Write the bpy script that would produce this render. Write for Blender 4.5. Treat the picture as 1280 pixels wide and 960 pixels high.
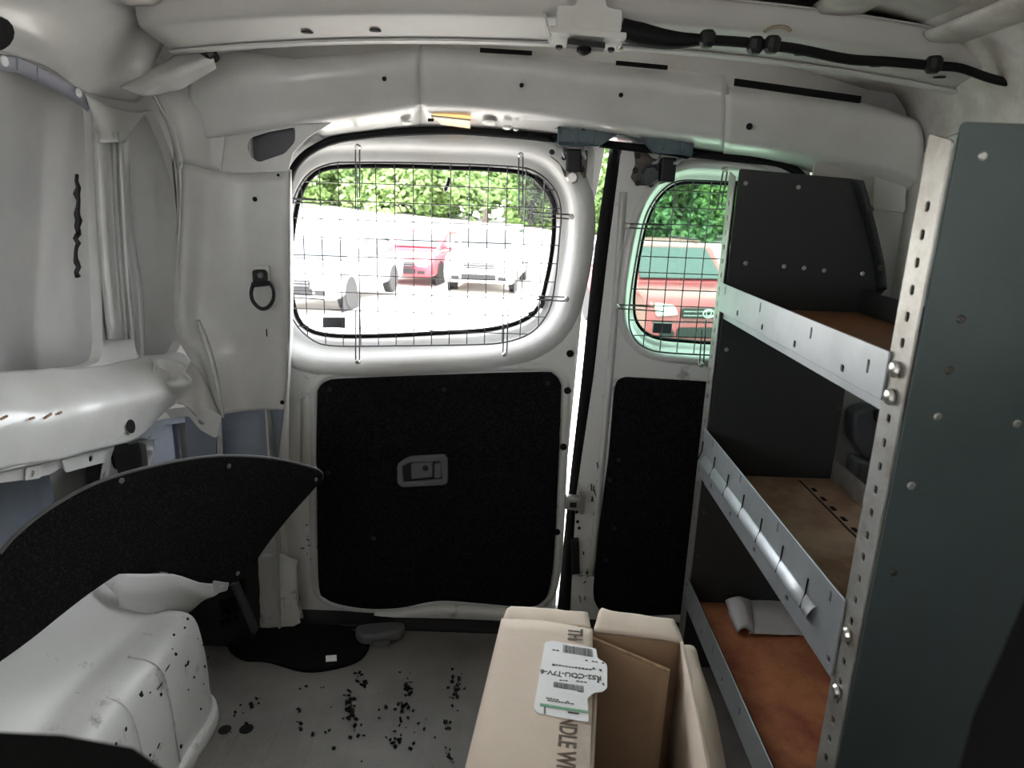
import bpy, bmesh, math, random
from mathutils import Vector, Matrix, noise
random.seed(7)
for o in list(bpy.data.objects): bpy.data.objects.remove(o)
SC = bpy.context.scene
COL = SC.collection

# ------------------------------------------------------------------ camera, sky, exposure
FPX, PITCH, ROLL, CAMZ = 860.0, math.radians(15), math.radians(2), 1.05
Fw = Vector((0, math.cos(PITCH), -math.sin(PITCH))); up0 = Vector((0, math.sin(PITCH), math.cos(PITCH))); r0 = Vector((1, 0, 0))
Rt = r0 * math.cos(ROLL) + up0 * math.sin(ROLL)
Up = -r0 * math.sin(ROLL) + up0 * math.cos(ROLL)
cam = bpy.data.objects.new('camera', bpy.data.cameras.new('camera')); COL.objects.link(cam)
cm = Matrix((Rt, Up, -Fw)).transposed().to_4x4(); cm.translation = (0, 0, CAMZ)
cam.matrix_world = cm
cam.data.sensor_width = 36; cam.data.lens = FPX / 1280 * 36; cam.data.clip_start = 0.02; cam.data.clip_end = 500
cam.data.dof.use_dof = True; cam.data.dof.focus_distance = 1.45; cam.data.dof.aperture_fstop = 7
SC.camera = cam
SC.view_settings.view_transform = 'Standard'; SC.view_settings.look = 'None'
SC.view_settings.exposure = 0.92; SC.view_settings.gamma = 1.0; SC.view_settings.use_curve_mapping = False
W = bpy.data.worlds.new('overcast_sky'); SC.world = W; W.use_nodes = True
bg = W.node_tree.nodes['Background']; bg.inputs[0].default_value = (0.93, 0.96, 1.0, 1); bg.inputs[1].default_value = 6.8
sun = bpy.data.objects.new('sun', bpy.data.lights.new('sun', 'SUN')); COL.objects.link(sun)
sun.data.energy = 9.0; sun.data.angle = math.radians(25); sun.data.color = (1, 0.97, 0.92)
sun.rotation_euler = Vector((0.25, 0.55, -1.0)).to_track_quat('-Z', 'Y').to_euler()

# ------------------------------------------------------------------ photograph -> real planes
CO = Vector((0, 0, CAMZ))
def ray(px, py): return Fw + Rt * ((px - 640) / FPX) - Up * ((py - 480) / FPX)
def PY(y, px, py): d = ray(px, py); return CO + d * (y / d.y)
def PX(x, px, py): d = ray(px, py); return CO + d * (x / d.x)
def PZ(z, px, py): d = ray(px, py); return CO + d * ((z - CAMZ) / d.z)
def PV(a, b, px, py):                    # vertical plane through the plan points a, b
    n = Vector((b[1] - a[1], -(b[0] - a[0]), 0)); d = ray(px, py)
    return CO + d * (n.dot(Vector((a[0], a[1], 0))) / n.dot(d))
def xz(y, pts): return [(p.x, p.z) for p in (PY(y, *q) for q in pts)]
def yz(x, pts): return [(p.y, p.z) for p in (PX(x, *q) for q in pts)]

# ------------------------------------------------------------------ materials
MATS = {}
def mat(name, base, rough=.5, metal=0, var=None, vscale=6, vfac=.5, bump=0, bscale=60, coat=0, emit=None, estr=0, detail=6, stretch=None, lo=.42, hi=.62, spec=None):
    if name in MATS: return MATS[name]
    m = bpy.data.materials.new(name); m.use_nodes = True; nt = m.node_tree; N = nt.nodes; L = nt.links
    b = N['Principled BSDF']; b.inputs['Base Color'].default_value = (*base, 1); b.inputs['Roughness'].default_value = rough
    b.inputs['Metallic'].default_value = metal
    if spec is not None: b.inputs['Specular IOR Level'].default_value = spec
    if coat: b.inputs['Coat Weight'].default_value = coat; b.inputs['Coat Roughness'].default_value = .12
    if emit: b.inputs['Emission Color'].default_value = (*emit, 1); b.inputs['Emission Strength'].default_value = estr
    tc = N.new('ShaderNodeTexCoord'); mp = N.new('ShaderNodeMapping'); L.new(tc.outputs['Object'], mp.inputs[0])
    if stretch: mp.inputs['Scale'].default_value = stretch
    if var:
        n = N.new('ShaderNodeTexNoise'); n.inputs['Scale'].default_value = vscale; n.inputs['Detail'].default_value = detail; n.inputs['Roughness'].default_value = .65
        L.new(mp.outputs[0], n.inputs['Vector'])
        r = N.new('ShaderNodeValToRGB'); r.color_ramp.elements[0].position = lo; r.color_ramp.elements[1].position = hi
        r.color_ramp.elements[0].color = (*base, 1)
        r.color_ramp.elements[1].color = (*[base[i] * (1 - vfac) + var[i] * vfac for i in range(3)], 1)
        L.new(n.outputs['Fac'], r.inputs[0]); L.new(r.outputs[0], b.inputs['Base Color'])
    if bump:
        n2 = N.new('ShaderNodeTexNoise'); n2.inputs['Scale'].default_value = bscale; n2.inputs['Detail'].default_value = 4
        L.new(mp.outputs[0], n2.inputs['Vector'])
        bp = N.new('ShaderNodeBump'); bp.inputs['Strength'].default_value = bump; bp.inputs['Distance'].default_value = .004
        L.new(n2.outputs['Fac'], bp.inputs['Height']); L.new(bp.outputs[0], b.inputs['Normal'])
    MATS[name] = m; return m
WHITE = mat('white_paint', (.62, .62, .605), .32, 0, (.46, .45, .42), 3.5, .5, coat=.3)
WHITE_S = mat('scuffed_white_paint', (.66, .66, .64), .4, 0, (.16, .15, .13), 14, .75, bump=.15, bscale=25, lo=.60, hi=.70)
WHITE_D = mat('dirty_dimmed_white_paint', (.60, .59, .56), .42, 0, (.34, .31, .26), 7, .8, bump=.1, bscale=20)
PRIMER = mat('blue_grey_primer', (.30, .34, .40), .5, 0, (.22, .25, .30), 5, .7)
SKIN = mat('outer_skin_inside', (.80, .80, .79), .35, 0, (.66, .67, .69), 3, .6, coat=.2)
BLACKP = mat('black_plastic', (.014, .014, .016), .5, spec=.3)
RUBBER = mat('black_rubber', (.008, .008, .009), .7, spec=.15)
CARPET = mat('black_carpet', (.006, .006, .007), .95, 0, (.02, .02, .022), 220, .8, bump=.9, bscale=420, spec=.05, detail=2)
CARPETG = mat('black_fibre_board', (.009, .009, .009), .95, 0, (.032, .032, .032), 260, .9, bump=.9, bscale=380, spec=.05, detail=3, lo=.5, hi=.75)
FLOORM = mat('grey_rubber_floor', (.20, .19, .175), .55, 0, (.12, .112, .10), 3.2, .8, bump=.2, bscale=90)
STEEL = mat('galvanised_steel', (.42, .445, .46), .42, .55, (.34, .36, .375), 9, .7, detail=3)
STEELF = mat('worn_post_steel', (.42, .42, .40), .45, .6, (.24, .20, .16), 18, .6)
ENDP = mat('dark_green_grey_enamel', (.062, .084, .082), .6, 0, (.046, .064, .062), 4, .6, bump=.08, bscale=160)
ENDB = mat('black_green_enamel', (.022, .026, .026), .5, 0, (.030, .035, .035), 4, .6)
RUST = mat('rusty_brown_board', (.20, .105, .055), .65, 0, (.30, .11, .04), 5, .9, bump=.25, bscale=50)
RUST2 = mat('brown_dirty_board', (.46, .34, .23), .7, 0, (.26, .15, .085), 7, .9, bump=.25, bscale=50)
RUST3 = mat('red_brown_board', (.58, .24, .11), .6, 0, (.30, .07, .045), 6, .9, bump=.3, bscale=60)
CARD = mat('cardboard', (.72, .61, .51), .8, 0, (.64, .53, .44), 4, .7, bump=.06, bscale=120)
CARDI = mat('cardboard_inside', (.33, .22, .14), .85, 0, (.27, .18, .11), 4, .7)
CARDE = mat('torn_cardboard_edge', (.46, .32, .20), .9, 0, (.30, .2, .12), 60, .8)
INK = mat('grey_brown_ink', (.11, .085, .07), .8)
BLKINK = mat('black_ink', (.03, .03, .035), .6)
PAPER = mat('white_paper', (.80, .80, .82), .6, 0, (.70, .70, .74), 8, .6)
LABELW = mat('white_label', (.82, .82, .84), .5)
GREEN = mat('green_print', (.16, .42, .25), .6)
WIRE = mat('dark_steel_wire', (.10, .10, .105), .35, .6)
CHROME = mat('zinc_bolt', (.55, .54, .50), .3, .9)
LATCH = mat('slate_blue_plastic', (.075, .115, .13), .4, 0, (.05, .08, .09), 10, .5)
LATCHM = mat('dark_latch_steel', (.10, .085, .07), .4, .5, (.03, .03, .03), 20, .6)
STRIP = mat('lavender_grey_adhesive', (.36, .37, .43), .5, 0, (.30, .31, .36), 6, .5)
GOO = mat('black_sealant', (.01, .01, .011), .35, bump=.6, bscale=90)
TAN = mat('beige_plastic', (.42, .40, .37), .6)
DARKG = mat('dark_grey_plastic', (.055, .058, .066), .5)
GREYP = mat('mid_grey_plastic', (.12, .12, .125), .55)
SEATM = mat('black_seat_cloth', (.005, .005, .005), .95, spec=.05)
GLOW = mat('warm_lamp_lens', (1, .72, .4), .4, emit=(1, .50, .16), estr=.7)

def glass_mat(name, tint, rough=.02, refl=.08):
    m = bpy.data.materials.new(name); m.use_nodes = True; nt = m.node_tree; N = nt.nodes; N.remove(N['Principled BSDF'])
    t = N.new('ShaderNodeBsdfTransparent'); t.inputs[0].default_value = (*tint, 1)
    g = N.new('ShaderNodeBsdfGlossy'); g.inputs['Roughness'].default_value = rough
    mx = N.new('ShaderNodeMixShader'); mx.inputs[0].default_value = refl
    nt.links.new(t.outputs[0], mx.inputs[1]); nt.links.new(g.outputs[0], mx.inputs[2]); nt.links.new(mx.outputs[0], N['Material Output'].inputs[0])
    return m
TINT = glass_mat('green_tinted_glass', (.52, .66, .58), refl=.06)
def crazed_mat():
    m = bpy.data.materials.new('crazed_safety_glass'); m.use_nodes = True; nt = m.node_tree; N = nt.nodes; L = nt.links; b = N['Principled BSDF']
    b.inputs['Base Color'].default_value = (.75, .8, .78, 1); b.inputs['Roughness'].default_value = .25
    tc = N.new('ShaderNodeTexCoord'); v = N.new('ShaderNodeTexVoronoi'); v.feature = 'DISTANCE_TO_EDGE'; v.inputs['Scale'].default_value = 190
    L.new(tc.outputs['Object'], v.inputs['Vector'])
    r = N.new('ShaderNodeValToRGB'); r.color_ramp.elements[0].position = .06; r.color_ramp.elements[1].position = .22
    r.color_ramp.elements[0].color = (.55,) * 3 + (1,); r.color_ramp.elements[1].color = (.16,) * 3 + (1,)
    L.new(v.outputs['Distance'], r.inputs[0])
    c = N.new('ShaderNodeTexVoronoi'); c.inputs['Scale'].default_value = 190; L.new(tc.outputs['Object'], c.inputs['Vector'])
    mc = N.new('ShaderNodeMixRGB'); mc.inputs[1].default_value = (.02, .025, .03, 1); mc.inputs[2].default_value = (.5, .55, .55, 1)
    L.new(c.outputs['Color'], mc.inputs[0]); L.new(mc.outputs[0], b.inputs['Base Color'])
    L.new(r.outputs[0], b.inputs['Alpha'])
    return m
CRAZED = crazed_mat()

# ------------------------------------------------------------------ object helpers
def tag(o, label=None, cat=None, group=None, kind=None):
    if label: o['label'] = label
    if cat: o['category'] = cat
    if group: o['group'] = group
    if kind: o['kind'] = kind
    return o
def link(o, parent=None):
    COL.objects.link(o)
    if parent is not None:
        o.parent = parent; o.matrix_parent_inverse = Matrix.Translation(ROOT.get(parent, Vector())).inverted()
        ROOT[o] = ROOT.get(parent, Vector()) * 0
    return o
ROOT = {}
def empty(name, loc=(0, 0, 0)):
    o = bpy.data.objects.new(name, None); o.empty_display_size = .05; o.location = loc; COL.objects.link(o); ROOT[o] = Vector(loc); return o
def structure(name, label, loc=(0, 0, 0)):
    o = empty(name, loc); return tag(o, label, None, None, 'structure')
def thing(name, label, cat, loc=(0, 0, 0), group=None):
    return tag(empty(name, loc), label, cat, group)
def mesh(name, verts, faces, m, parent=None, smooth=False, solid=0, label=None, bevel=0, subd=0):
    me = bpy.data.meshes.new(name); me.from_pydata([tuple(v) for v in verts], [], faces); me.update()
    return from_me(name, me, m, parent, smooth, solid, label, bevel, subd)
def from_me(name, me, m, parent=None, smooth=False, solid=0, label=None, bevel=0, subd=0):
    me.materials.clear(); me.materials.append(m)
    if smooth:
        for p in me.polygons: p.use_smooth = True
    o = link(bpy.data.objects.new(name, me), parent)
    if solid:
        s = o.modifiers.new('solid', 'SOLIDIFY'); s.thickness = solid; s.offset = 0
    if bevel:
        s = o.modifiers.new('bevel', 'BEVEL'); s.width = bevel; s.segments = 2; s.limit_method = 'ANGLE'
    if subd:
        s = o.modifiers.new('sub', 'SUBSURF'); s.levels = subd; s.render_levels = subd
    if label: o['label'] = label
    return o
class MB:
    def __init__(s): s.v = []; s.f = []
    def add(s, v, f):
        n = len(s.v); s.v += [Vector(q) for q in v]; s.f += [tuple(i + n for i in q) for q in f]; return s
    def box(s, a, b):
        x0, y0, z0 = a; x1, y1, z1 = b
        return s.add([(x0,y0,z0),(x1,y0,z0),(x1,y1,z0),(x0,y1,z0),(x0,y0,z1),(x1,y0,z1),(x1,y1,z1),(x0,y1,z1)],
              [(0,3,2,1),(4,5,6,7),(0,1,5,4),(1,2,6,5),(2,3,7,6),(3,0,4,7)])
    def obox(s, c, ax, ay, az):           # centre and three half axis vectors
        c = Vector(c); q = []
        for k in (-1, 1):
            for (i, j) in ((-1,-1),(1,-1),(1,1),(-1,1)): q.append(c + Vector(ax)*i + Vector(ay)*j + Vector(az)*k)
        return s.add(q, [(0,3,2,1),(4,5,6,7),(0,1,5,4),(1,2,6,5),(2,3,7,6),(3,0,4,7)])
    def tube(s, pts, r, n=8, closed=False):
        pts = [Vector(p) for p in pts]; N = len(pts); v = []; f = []; ref = None
        rr = r if isinstance(r, (list, tuple)) else [r] * N
        for i, p in enumerate(pts):
            a = pts[(i - 1) % N] if (closed or i > 0) else p; b = pts[(i + 1) % N] if (closed or i < N - 1) else p
            t = (b - a).normalized()
            if ref is None: ref = t.orthogonal().normalized()
            ref = (ref - t * ref.dot(t)).normalized(); w = t.cross(ref)
            for k in range(n):
                an = 2 * math.pi * k / n; v.append(p + (ref * math.cos(an) + w * math.sin(an)) * rr[i])
        for i in range(N if closed else N - 1):
            j = (i + 1) % N
            for k in range(n): f.append((i*n+k, i*n+(k+1)%n, j*n+(k+1)%n, j*n+k))
        if not closed: f += [tuple(range(n))[::-1], tuple(range((N-1)*n, N*n))]
        return s.add(v, f)
    def lathe(s, c, axis, prof, n=16):    # prof: (radius, height along axis)
        c = Vector(c); a = Vector(axis).normalized(); u = a.orthogonal().normalized(); w = a.cross(u); v = []; f = []
        for r, h in prof:
            for k in range(n):
                an = 2 * math.pi * k / n; v.append(c + a * h + (u * math.cos(an) + w * math.sin(an)) * max(r, 1e-5))
        for i in range(len(prof) - 1):
            for k in range(n): f.append((i*n+k, i*n+(k+1)%n, (i+1)*n+(k+1)%n, (i+1)*n+k))
        f += [tuple(range(n))[::-1], tuple(range((len(prof)-1)*n, len(prof)*n))]
        return s.add(v, f)
    def build(s, name, m, parent=None, **k): return mesh(name, s.v, s.f, m, parent, **k)
def cr(p0, p1, p2, p3, t):
    return ((p1 * 2) + (p2 - p0) * t + (p0 * 2 - p1 * 5 + p2 * 4 - p3) * t * t + (p1 * 3 - p0 - p2 * 3 + p3) * t ** 3) * .5
def path(pts, sub=6, closed=False):
    P = [Vector(p) for p in pts]; n = len(P); out = []
    for i in range(n if closed else n - 1):
        a, b, c, d = (P[(i-1) % n], P[i], P[(i+1) % n], P[(i+2) % n]) if closed else (P[max(i-1, 0)], P[i], P[i+1], P[min(i+2, n-1)])
        for k in range(sub): out.append(cr(a, b, c, d, k / sub))
    if not closed: out.append(P[-1])
    return out
def sm2(pts, sub=5): return [(v.x, v.y) for v in path([Vector((a, b, 0)) for a, b in pts], sub, True)]
def rnd(pts, r, n=4):                     # polygon with rounded corners
    out = []; N = len(pts)
    for i in range(N):
        p = Vector(pts[i]); a = Vector(pts[i-1]) - p; b = Vector(pts[(i+1) % N]) - p
        d = min(r, a.length * .45, b.length * .45); A = p + a.normalized() * d; B = p + b.normalized() * d
        for k in range(n + 1):
            t = k / n; q = A * (1-t)**2 + p * 2 * t * (1-t) + B * t * t; out.append((q.x, q.y))
    return out
def circ(cx, cy, r, n=14, ry=None): return [(cx + r * math.cos(2*math.pi*k/n), cy + (ry or r) * math.sin(2*math.pi*k/n)) for k in range(n)]
def rrect(cx, cy, w, h, r): return rnd([(cx-w/2, cy-h/2), (cx+w/2, cy-h/2), (cx+w/2, cy+h/2), (cx-w/2, cy+h/2)], r)
def MY(y): return Matrix(((1,0,0,0),(0,0,-1,y),(0,1,0,0),(0,0,0,1)))      # (u,v) -> x,z ; front towards the camera
def MX(x): return Matrix(((0,0,1,x),(1,0,0,0),(0,1,0,0),(0,0,0,1)))       # (u,v) -> y,z
def MZ(z): return Matrix(((1,0,0,0),(0,1,0,0),(0,0,1,z),(0,0,0,1)))
def plate(name, out, holes, th, M, m, parent=None, bevel=0, label=None, smooth=False):
    cu = bpy.data.curves.new(name, 'CURVE'); cu.dimensions = '2D'; cu.fill_mode = 'BOTH'
    for ring in [out] + list(holes):
        sp = cu.splines.new('POLY'); sp.points.add(len(ring) - 1); sp.use_cyclic_u = True
        for i, (a, b) in enumerate(ring): sp.points[i].co = (a, b, 0, 1)
    cu.extrude = max(th / 2 - bevel, 0.00005)
    if bevel: cu.bevel_depth = bevel; cu.bevel_resolution = 2; cu.offset = -bevel
    t = bpy.data.objects.new('tmp', cu); COL.objects.link(t)
    dg = bpy.context.evaluated_depsgraph_get()
    me = bpy.data.meshes.new_from_object(t.evaluated_get(dg)); bpy.data.objects.remove(t); bpy.data.curves.remove(cu)
    me.transform(M); me.name = name
    return from_me(name, me, m, parent, smooth, label=label)
def patch(name, grid, m, parent=None, su=4, sv=4, th=.002, dent=0, dscale=6, label=None):
    rows = [path(r, su) for r in grid]; cols = len(rows[0]); full = [path([r[c] for r in rows], sv) for c in range(cols)]
    nr = len(full[0]); V = []; Fc = []
    for c in range(cols):
        for r in range(nr):
            v = full[c][r].copy()
            if dent: v += noise.noise_vector(v * dscale) * dent
            V.append(v)
    for c in range(cols - 1):
        for r in range(nr - 1): Fc.append((c*nr+r, (c+1)*nr+r, (c+1)*nr+r+1, c*nr+r+1))
    return mesh(name, V, Fc, m, parent, True, th, label)
def loft(name, rings, m, parent=None, smooth=True, th=0, label=None):
    n = len(rings[0]); V = [p for r in rings for p in r]; Fc = []
    for i in range(len(rings) - 1):
        for k in range(n): Fc.append((i*n+k, i*n+(k+1)%n, (i+1)*n+(k+1)%n, (i+1)*n+k))
    return mesh(name, V, Fc, m, parent, smooth, th, label)
def offs(pts, d):                          # offset a closed 2D outline outwards by d
    n = len(pts); out = []; A = sum(pts[i][0]*pts[(i+1)%n][1] - pts[(i+1)%n][0]*pts[i][1] for i in range(n)); s = 1 if A > 0 else -1
    for i in range(n):
        a = Vector(pts[(i-2) % n]); b = Vector(pts[(i+2) % n]); t = (b - a).normalized(); out.append((pts[i][0] + t.y*d*s, pts[i][1] - t.x*d*s))
    return out
def disc(name, c, axis, r, h, m, parent=None, n=12, dome=True, label=None):
    pr = [(r, 0), (r, h*.5), (r*.7, h), (0, h)] if dome else [(r, 0), (r, h), (0, h)]
    return MB().lathe(c, axis, pr, n).build(name, m, parent, smooth=False, label=label)
def text(name, body, size, M, m, parent=None, depth=.0003):
    cu = bpy.data.curves.new(name, 'FONT'); cu.body = body; cu.size = size; cu.extrude = depth; cu.offset = size * .022
    t = bpy.data.objects.new('tmp', cu); COL.objects.link(t); dg = bpy.context.evaluated_depsgraph_get()
    me = bpy.data.meshes.new_from_object(t.evaluated_get(dg)); bpy.data.objects.remove(t); bpy.data.curves.remove(cu)
    me.transform(M); return from_me(name, me, m, parent)

# ================================================================== VAN SHELL
XW = .80                                   # inside face of the side walls
def roof_z(x): return 1.395 - .10 * min(1, abs(x) / .80) ** 2.2
def bow_z(x): return 1.322 - .06 * min(1, abs(x) / .80) ** 2.2
# ---- floor
floor = structure('floor', 'grey ribbed rubber cargo floor of the van')
fl = MB(); xs = []; x = -.95
V = []; Fc = []
prof = []
x = -.90
while x < .90:
    prof += [(x, 0), (x + .052, 0), (x + .058, -.0006), (x + .070, -.0006)]; x += .076
for (px_, pz_) in prof: V += [(px_, -1.25, pz_), (px_, 1.66, pz_)]
for i in range(len(prof) - 1): Fc.append((2*i, 2*i+2, 2*i+3, 2*i+1))
mesh('floor_mat', V, Fc, FLOORM, floor)
MB().box((-.9, -1.25, -.06), (.9, 1.64, -.01)).build('floor_pan', PRIMER, floor)
MB().box((-.56, 1.50, -.012), (.56, 1.62, .012)).build('sill_plate', BLACKP, floor, bevel=.004)
# ---- ceiling
ceil = structure('ceiling', 'white painted van roof with pressed stiffening ribs')
def roof_strip(name, y0, y1, dz, m, x0=-.80, x1=.80, n=20, th=.004, parent=ceil, ny=1):
    V = []; Fc = []
    for j in range(ny + 1):
        y = y0 + (y1 - y0) * j / ny
        for i in range(n + 1):
            x = x0 + (x1 - x0) * i / n; V.append((x, y, roof_z(x) + dz))
    for j in range(ny):
        for i in range(n): a = j * (n + 1) + i; Fc.append((a, a + 1, a + n + 2, a + n + 1))
    return mesh(name, V, Fc, m, parent, True, th)
roof_strip('roof_skin', -1.0, 1.66, .008, WHITE_D, -.96, .96)
# pressed ribs running lengthways in the roof, as far as they show
for k, xr in enumerate((-.62, -.40, -.18, .06, .28, .50, .68)):
    g = [[Vector((xr + dx, y, roof_z(xr) + dz)) for y in (-.2, .5, 1.0, 1.21)] for dx, dz in ((-.045, .004), (-.03, -.008), (.03, -.008), (.045, .004))]
    patch('roof_rib', g, WHITE_D, ceil, 2, 2, .002)
    g = [[Vector((xr + dx, y, roof_z(xr) + dz)) for y in (1.33, 1.38, 1.43)] for dx, dz in ((-.045, .004), (-.03, -.006), (.03, -.006), (.045, .004))]
    patch('roof_rib', g, WHITE_D, ceil, 2, 2, .002)
# ---- roof bow (cross member) with flanges
bow = structure('trim_1', 'white roof bow running across the van above the rear doors')
def bow_row(f):                            # f(x) -> (y, z)
    return [Vector((x, *f(x))) for x in [-.625 + 1.425 * i / 16 for i in range(17)]]
patch('bow_channel', [bow_row(lambda x: (1.205, bow_z(x) + .052)), bow_row(lambda x: (1.215, bow_z(x) + .050)), bow_row(lambda x: (1.222, bow_z(x) + .020)),
      bow_row(lambda x: (1.24, bow_z(x) + .012)), bow_row(lambda x: (1.30, bow_z(x) + .004)), bow_row(lambda x: (1.335, bow_z(x) - .001)), bow_row(lambda x: (1.34, bow_z(x) + .02)), bow_row(lambda x: (1.345, bow_z(x) + .062))], mat('shaded_matt_white_paint', (.50, .495, .48), .6, 0, (.42, .41, .39), 4, .6), bow, 2, 3, .003)  # greyer base puts shade into the colour of the white channel
patch('bow_lip', [bow_row(lambda x: (1.318, bow_z(x) - .004)), bow_row(lambda x: (1.34, bow_z(x) - .006)), bow_row(lambda x: (1.352, bow_z(x) - .002))], WHITE, bow, 2, 2, .003)
for px_ in (385, 470, 1000, 1095, 1175):
    p = PY(1.29, px_, 42 if px_ < 600 else 62 + (px_ - 1000) * .11); disc('bow_hole', (p.x, 1.285, bow_z(p.x) + .003), (0, .05, -1), .010, .0015, RUBBER, bow, dome=False)
# ---- rear header in three welded sections
rear = structure('wall_rear', 'white inner rear frame of the van around the doors')
def header(name, cols, lab):
    g = [[], [], [], [], [], []]
    for (x, yt, yb, ys) in cols:
        t = PY(1.43, x, yt); b = PY(1.465, x, yb); s = PY(1.55, x, ys)
        g[0].append(t + Vector((0, .07, .006))); g[1].append(t + Vector((0, .012, 0))); g[2].append(t * .72 + b * .28 + Vector((0, -.012, 0)))
        g[3].append(t * .25 + b * .75 + Vector((0, -.008, 0))); g[4].append(b); g[5].append(s + Vector((0, .01, .004)))
    return patch(name, g, WHITE, rear, 3, 4, .003, label=lab)
header('header_panel', [(240, 75, 176, 130), (262, 70, 172, 125), (300, 66, 166, 122), (362, 74, 156, 122), (385, 72, 154, 150), (400, 70, 152, 175), (425, 68, 149, 173), (475, 64, 142, 167), (526, 58, 134, 163)], 'left section of the white rear header')
header('header_panel', [(526, 56, 134, 163), (566, 60, 135, 163), (612, 63, 138, 165), (666, 67, 144, 169), (719, 75, 152, 174), (775, 80, 160, 178), (834, 85, 168, 184), (870, 90, 172, 189), (908, 95, 176, 195)], 'long middle section of the white rear header')
header('header_panel', [(905, 104, 180, 196), (940, 109, 184, 199), (974, 113, 189, 206), (1020, 119, 197, 218), (1070, 126, 207, 240), (1110, 136, 218, 262), (1150, 150, 232, 280)], 'right section of the white rear header')
for q in ((652, 108), (775, 120), (934, 159), (482, 100)):
    p = PY(1.44, *q); disc('header_hole', (p.x, 1.427, p.z), (0, -1, 0), .0045 if q[0] != 934 else .0065, .0008, RUBBER, rear, dome=False)
# dark slots along the top of the header
for a, b in (((600, 60), (665, 64)), ((770, 76), (834, 82)), ((918, 100), (1075, 122))):
    A = PY(1.425, a[0], a[1] + 4); B = PY(1.425, b[0], b[1] + 4); d = (B - A)
    MB().obox((A + B) / 2 + Vector((0, 0, .002)), d / 2, (0, .004, 0), (0, 0, .0035 if a[0] < 900 else .006)).build('header_gap', RUBBER, rear)
# stamped recess bosses on the header underside beside the lamp
for (a, b, rr) in (((612, 150), 0, .016), ((634, 156), 0, .010), ((645, 158), 0, .006), ((508, 150), 0, .012)):
    p = PY(1.50, *a); disc('stamped_boss', (p.x, p.y, p.z - .004), (0, -.25, -1), rr, .004, WHITE, rear, 14)
# gusset plate with the large quadrilateral opening
plate('corner_gusset', rnd(xz(1.472, [(270, 217), (273, 190), (278, 172), (270, 150), (262, 122), (300, 118), (420, 118), (420, 150), (385, 172), (366, 192), (361, 214)]), .004),
      [rnd(xz(1.472, [(309, 183), (314, 172), (336, 165), (369, 159), (369, 177), (356, 192), (323, 203), (313, 195)]), .008)], .003, MY(1.472), WHITE, rear, .001)
plate('gusset_shade', rnd(xz(1.49, [(304, 178), (318, 162), (372, 152), (374, 180), (358, 198), (318, 208)]), .006), [], .004, MY(1.492), mat('charcoal_shade', (.045, .047, .055), .35, 0, (.02, .02, .024), 5, .8), rear, .001, label='dark grey panel standing in for the shade inside the pillar opening')  # dark colour stands in for shade inside the gusset opening
# ---- left D pillar panel, buckled by the crash
Q = lambda y, x, z: PY(y, x, z)
patch('pillar_panel', [
    [Q(1.40, 190, 112), Q(1.42, 215, 104), Q(1.45, 245, 100), Q(1.465, 270, 112), Q(1.468, 280, 118)],
    [Q(1.41, 212, 160), Q(1.415, 230, 150), Q(1.455, 258, 152), Q(1.466, 272, 165), Q(1.468, 281, 172)],
    [Q(1.425, 222, 205), Q(1.425, 235, 205), Q(1.458, 258, 212), Q(1.468, 268, 214), Q(1.47, 276, 218)]], WHITE, rear, 4, 4, .003)
patch('pillar_panel', [
    [Q(1.425, 222, 205), Q(1.425, 235, 205), Q(1.458, 262, 212), Q(1.474, 300, 216), Q(1.476, 362, 214)],
    [Q(1.43, 221, 300), Q(1.428, 232, 300), Q(1.460, 258, 300), Q(1.476, 300, 300), Q(1.478, 362, 300)],
    [Q(1.43, 219, 405), Q(1.420, 230, 405), Q(1.448, 248, 400), Q(1.474, 300, 400), Q(1.478, 361, 400)],
    [Q(1.44, 238, 450), Q(1.440, 248, 448), Q(1.434, 257, 440), Q(1.470, 305, 450), Q(1.476, 359, 450)],
    [Q(1.45, 266, 500), Q(1.450, 268, 496), Q(1.430, 270, 490), Q(1.466, 308, 490), Q(1.474, 356, 490)],
    [Q(1.46, 275, 517), Q(1.455, 275, 517), Q(1.430, 276, 518), Q(1.466, 312, 513), Q(1.474, 355, 512)]], WHITE, rear, 4, 4, .003)
patch('pillar_edge', [[Q(1.478, 361, y) for y in (212, 300, 400, 450, 512, 560, 620)], [Q(1.474, 363, 212), Q(1.474, 363, 300), Q(1.474, 363, 400), Q(1.474, 361, 450), Q(1.474, 356, 512), Q(1.474, 350, 560), Q(1.474, 344, 620)],
      [Q(1.545, 364, 212), Q(1.545, 366, 300), Q(1.545, 366, 400), Q(1.545, 364, 450), Q(1.545, 360, 512), Q(1.545, 354, 560), Q(1.545, 348, 620)]], WHITE, rear, 3, 3, .002)
# torn white edge curling along the pillar
patch('torn_edge', [[Q(1.40, 187, 112), Q(1.405, 200, 140), Q(1.415, 214, 170), Q(1.42, 222, 205), Q(1.425, 223, 260), Q(1.43, 221, 330), Q(1.43, 219, 400)],
      [Q(1.37, 192, 118), Q(1.38, 207, 148), Q(1.385, 217, 160), Q(1.395, 226, 200), Q(1.405, 225, 262), Q(1.415, 224, 330), Q(1.42, 222, 400)]], WHITE, rear, 4, 2, .003, .006, 40)
patch('crease_fold', [[Q(1.43, 246, 400), Q(1.415, 256, 430), Q(1.41, 266, 465), Q(1.41, 276, 512), Q(1.415, 277, 522)], [Q(1.44, 249, 400), Q(1.435, 261, 428), Q(1.43, 271, 465), Q(1.43, 279, 512), Q(1.43, 279, 522)]], WHITE, rear, 4, 2, .003)
for q, r_ in (((320, 249), .005), ((282, 503), .005), ((354, 502), .005), ((349, 219), .003)):
    p = PY(1.472, *q); disc('pillar_hole', (p.x, p.y - .006, p.z), (0, -1, 0), r_, .001, RUBBER, rear, dome=False)
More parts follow.
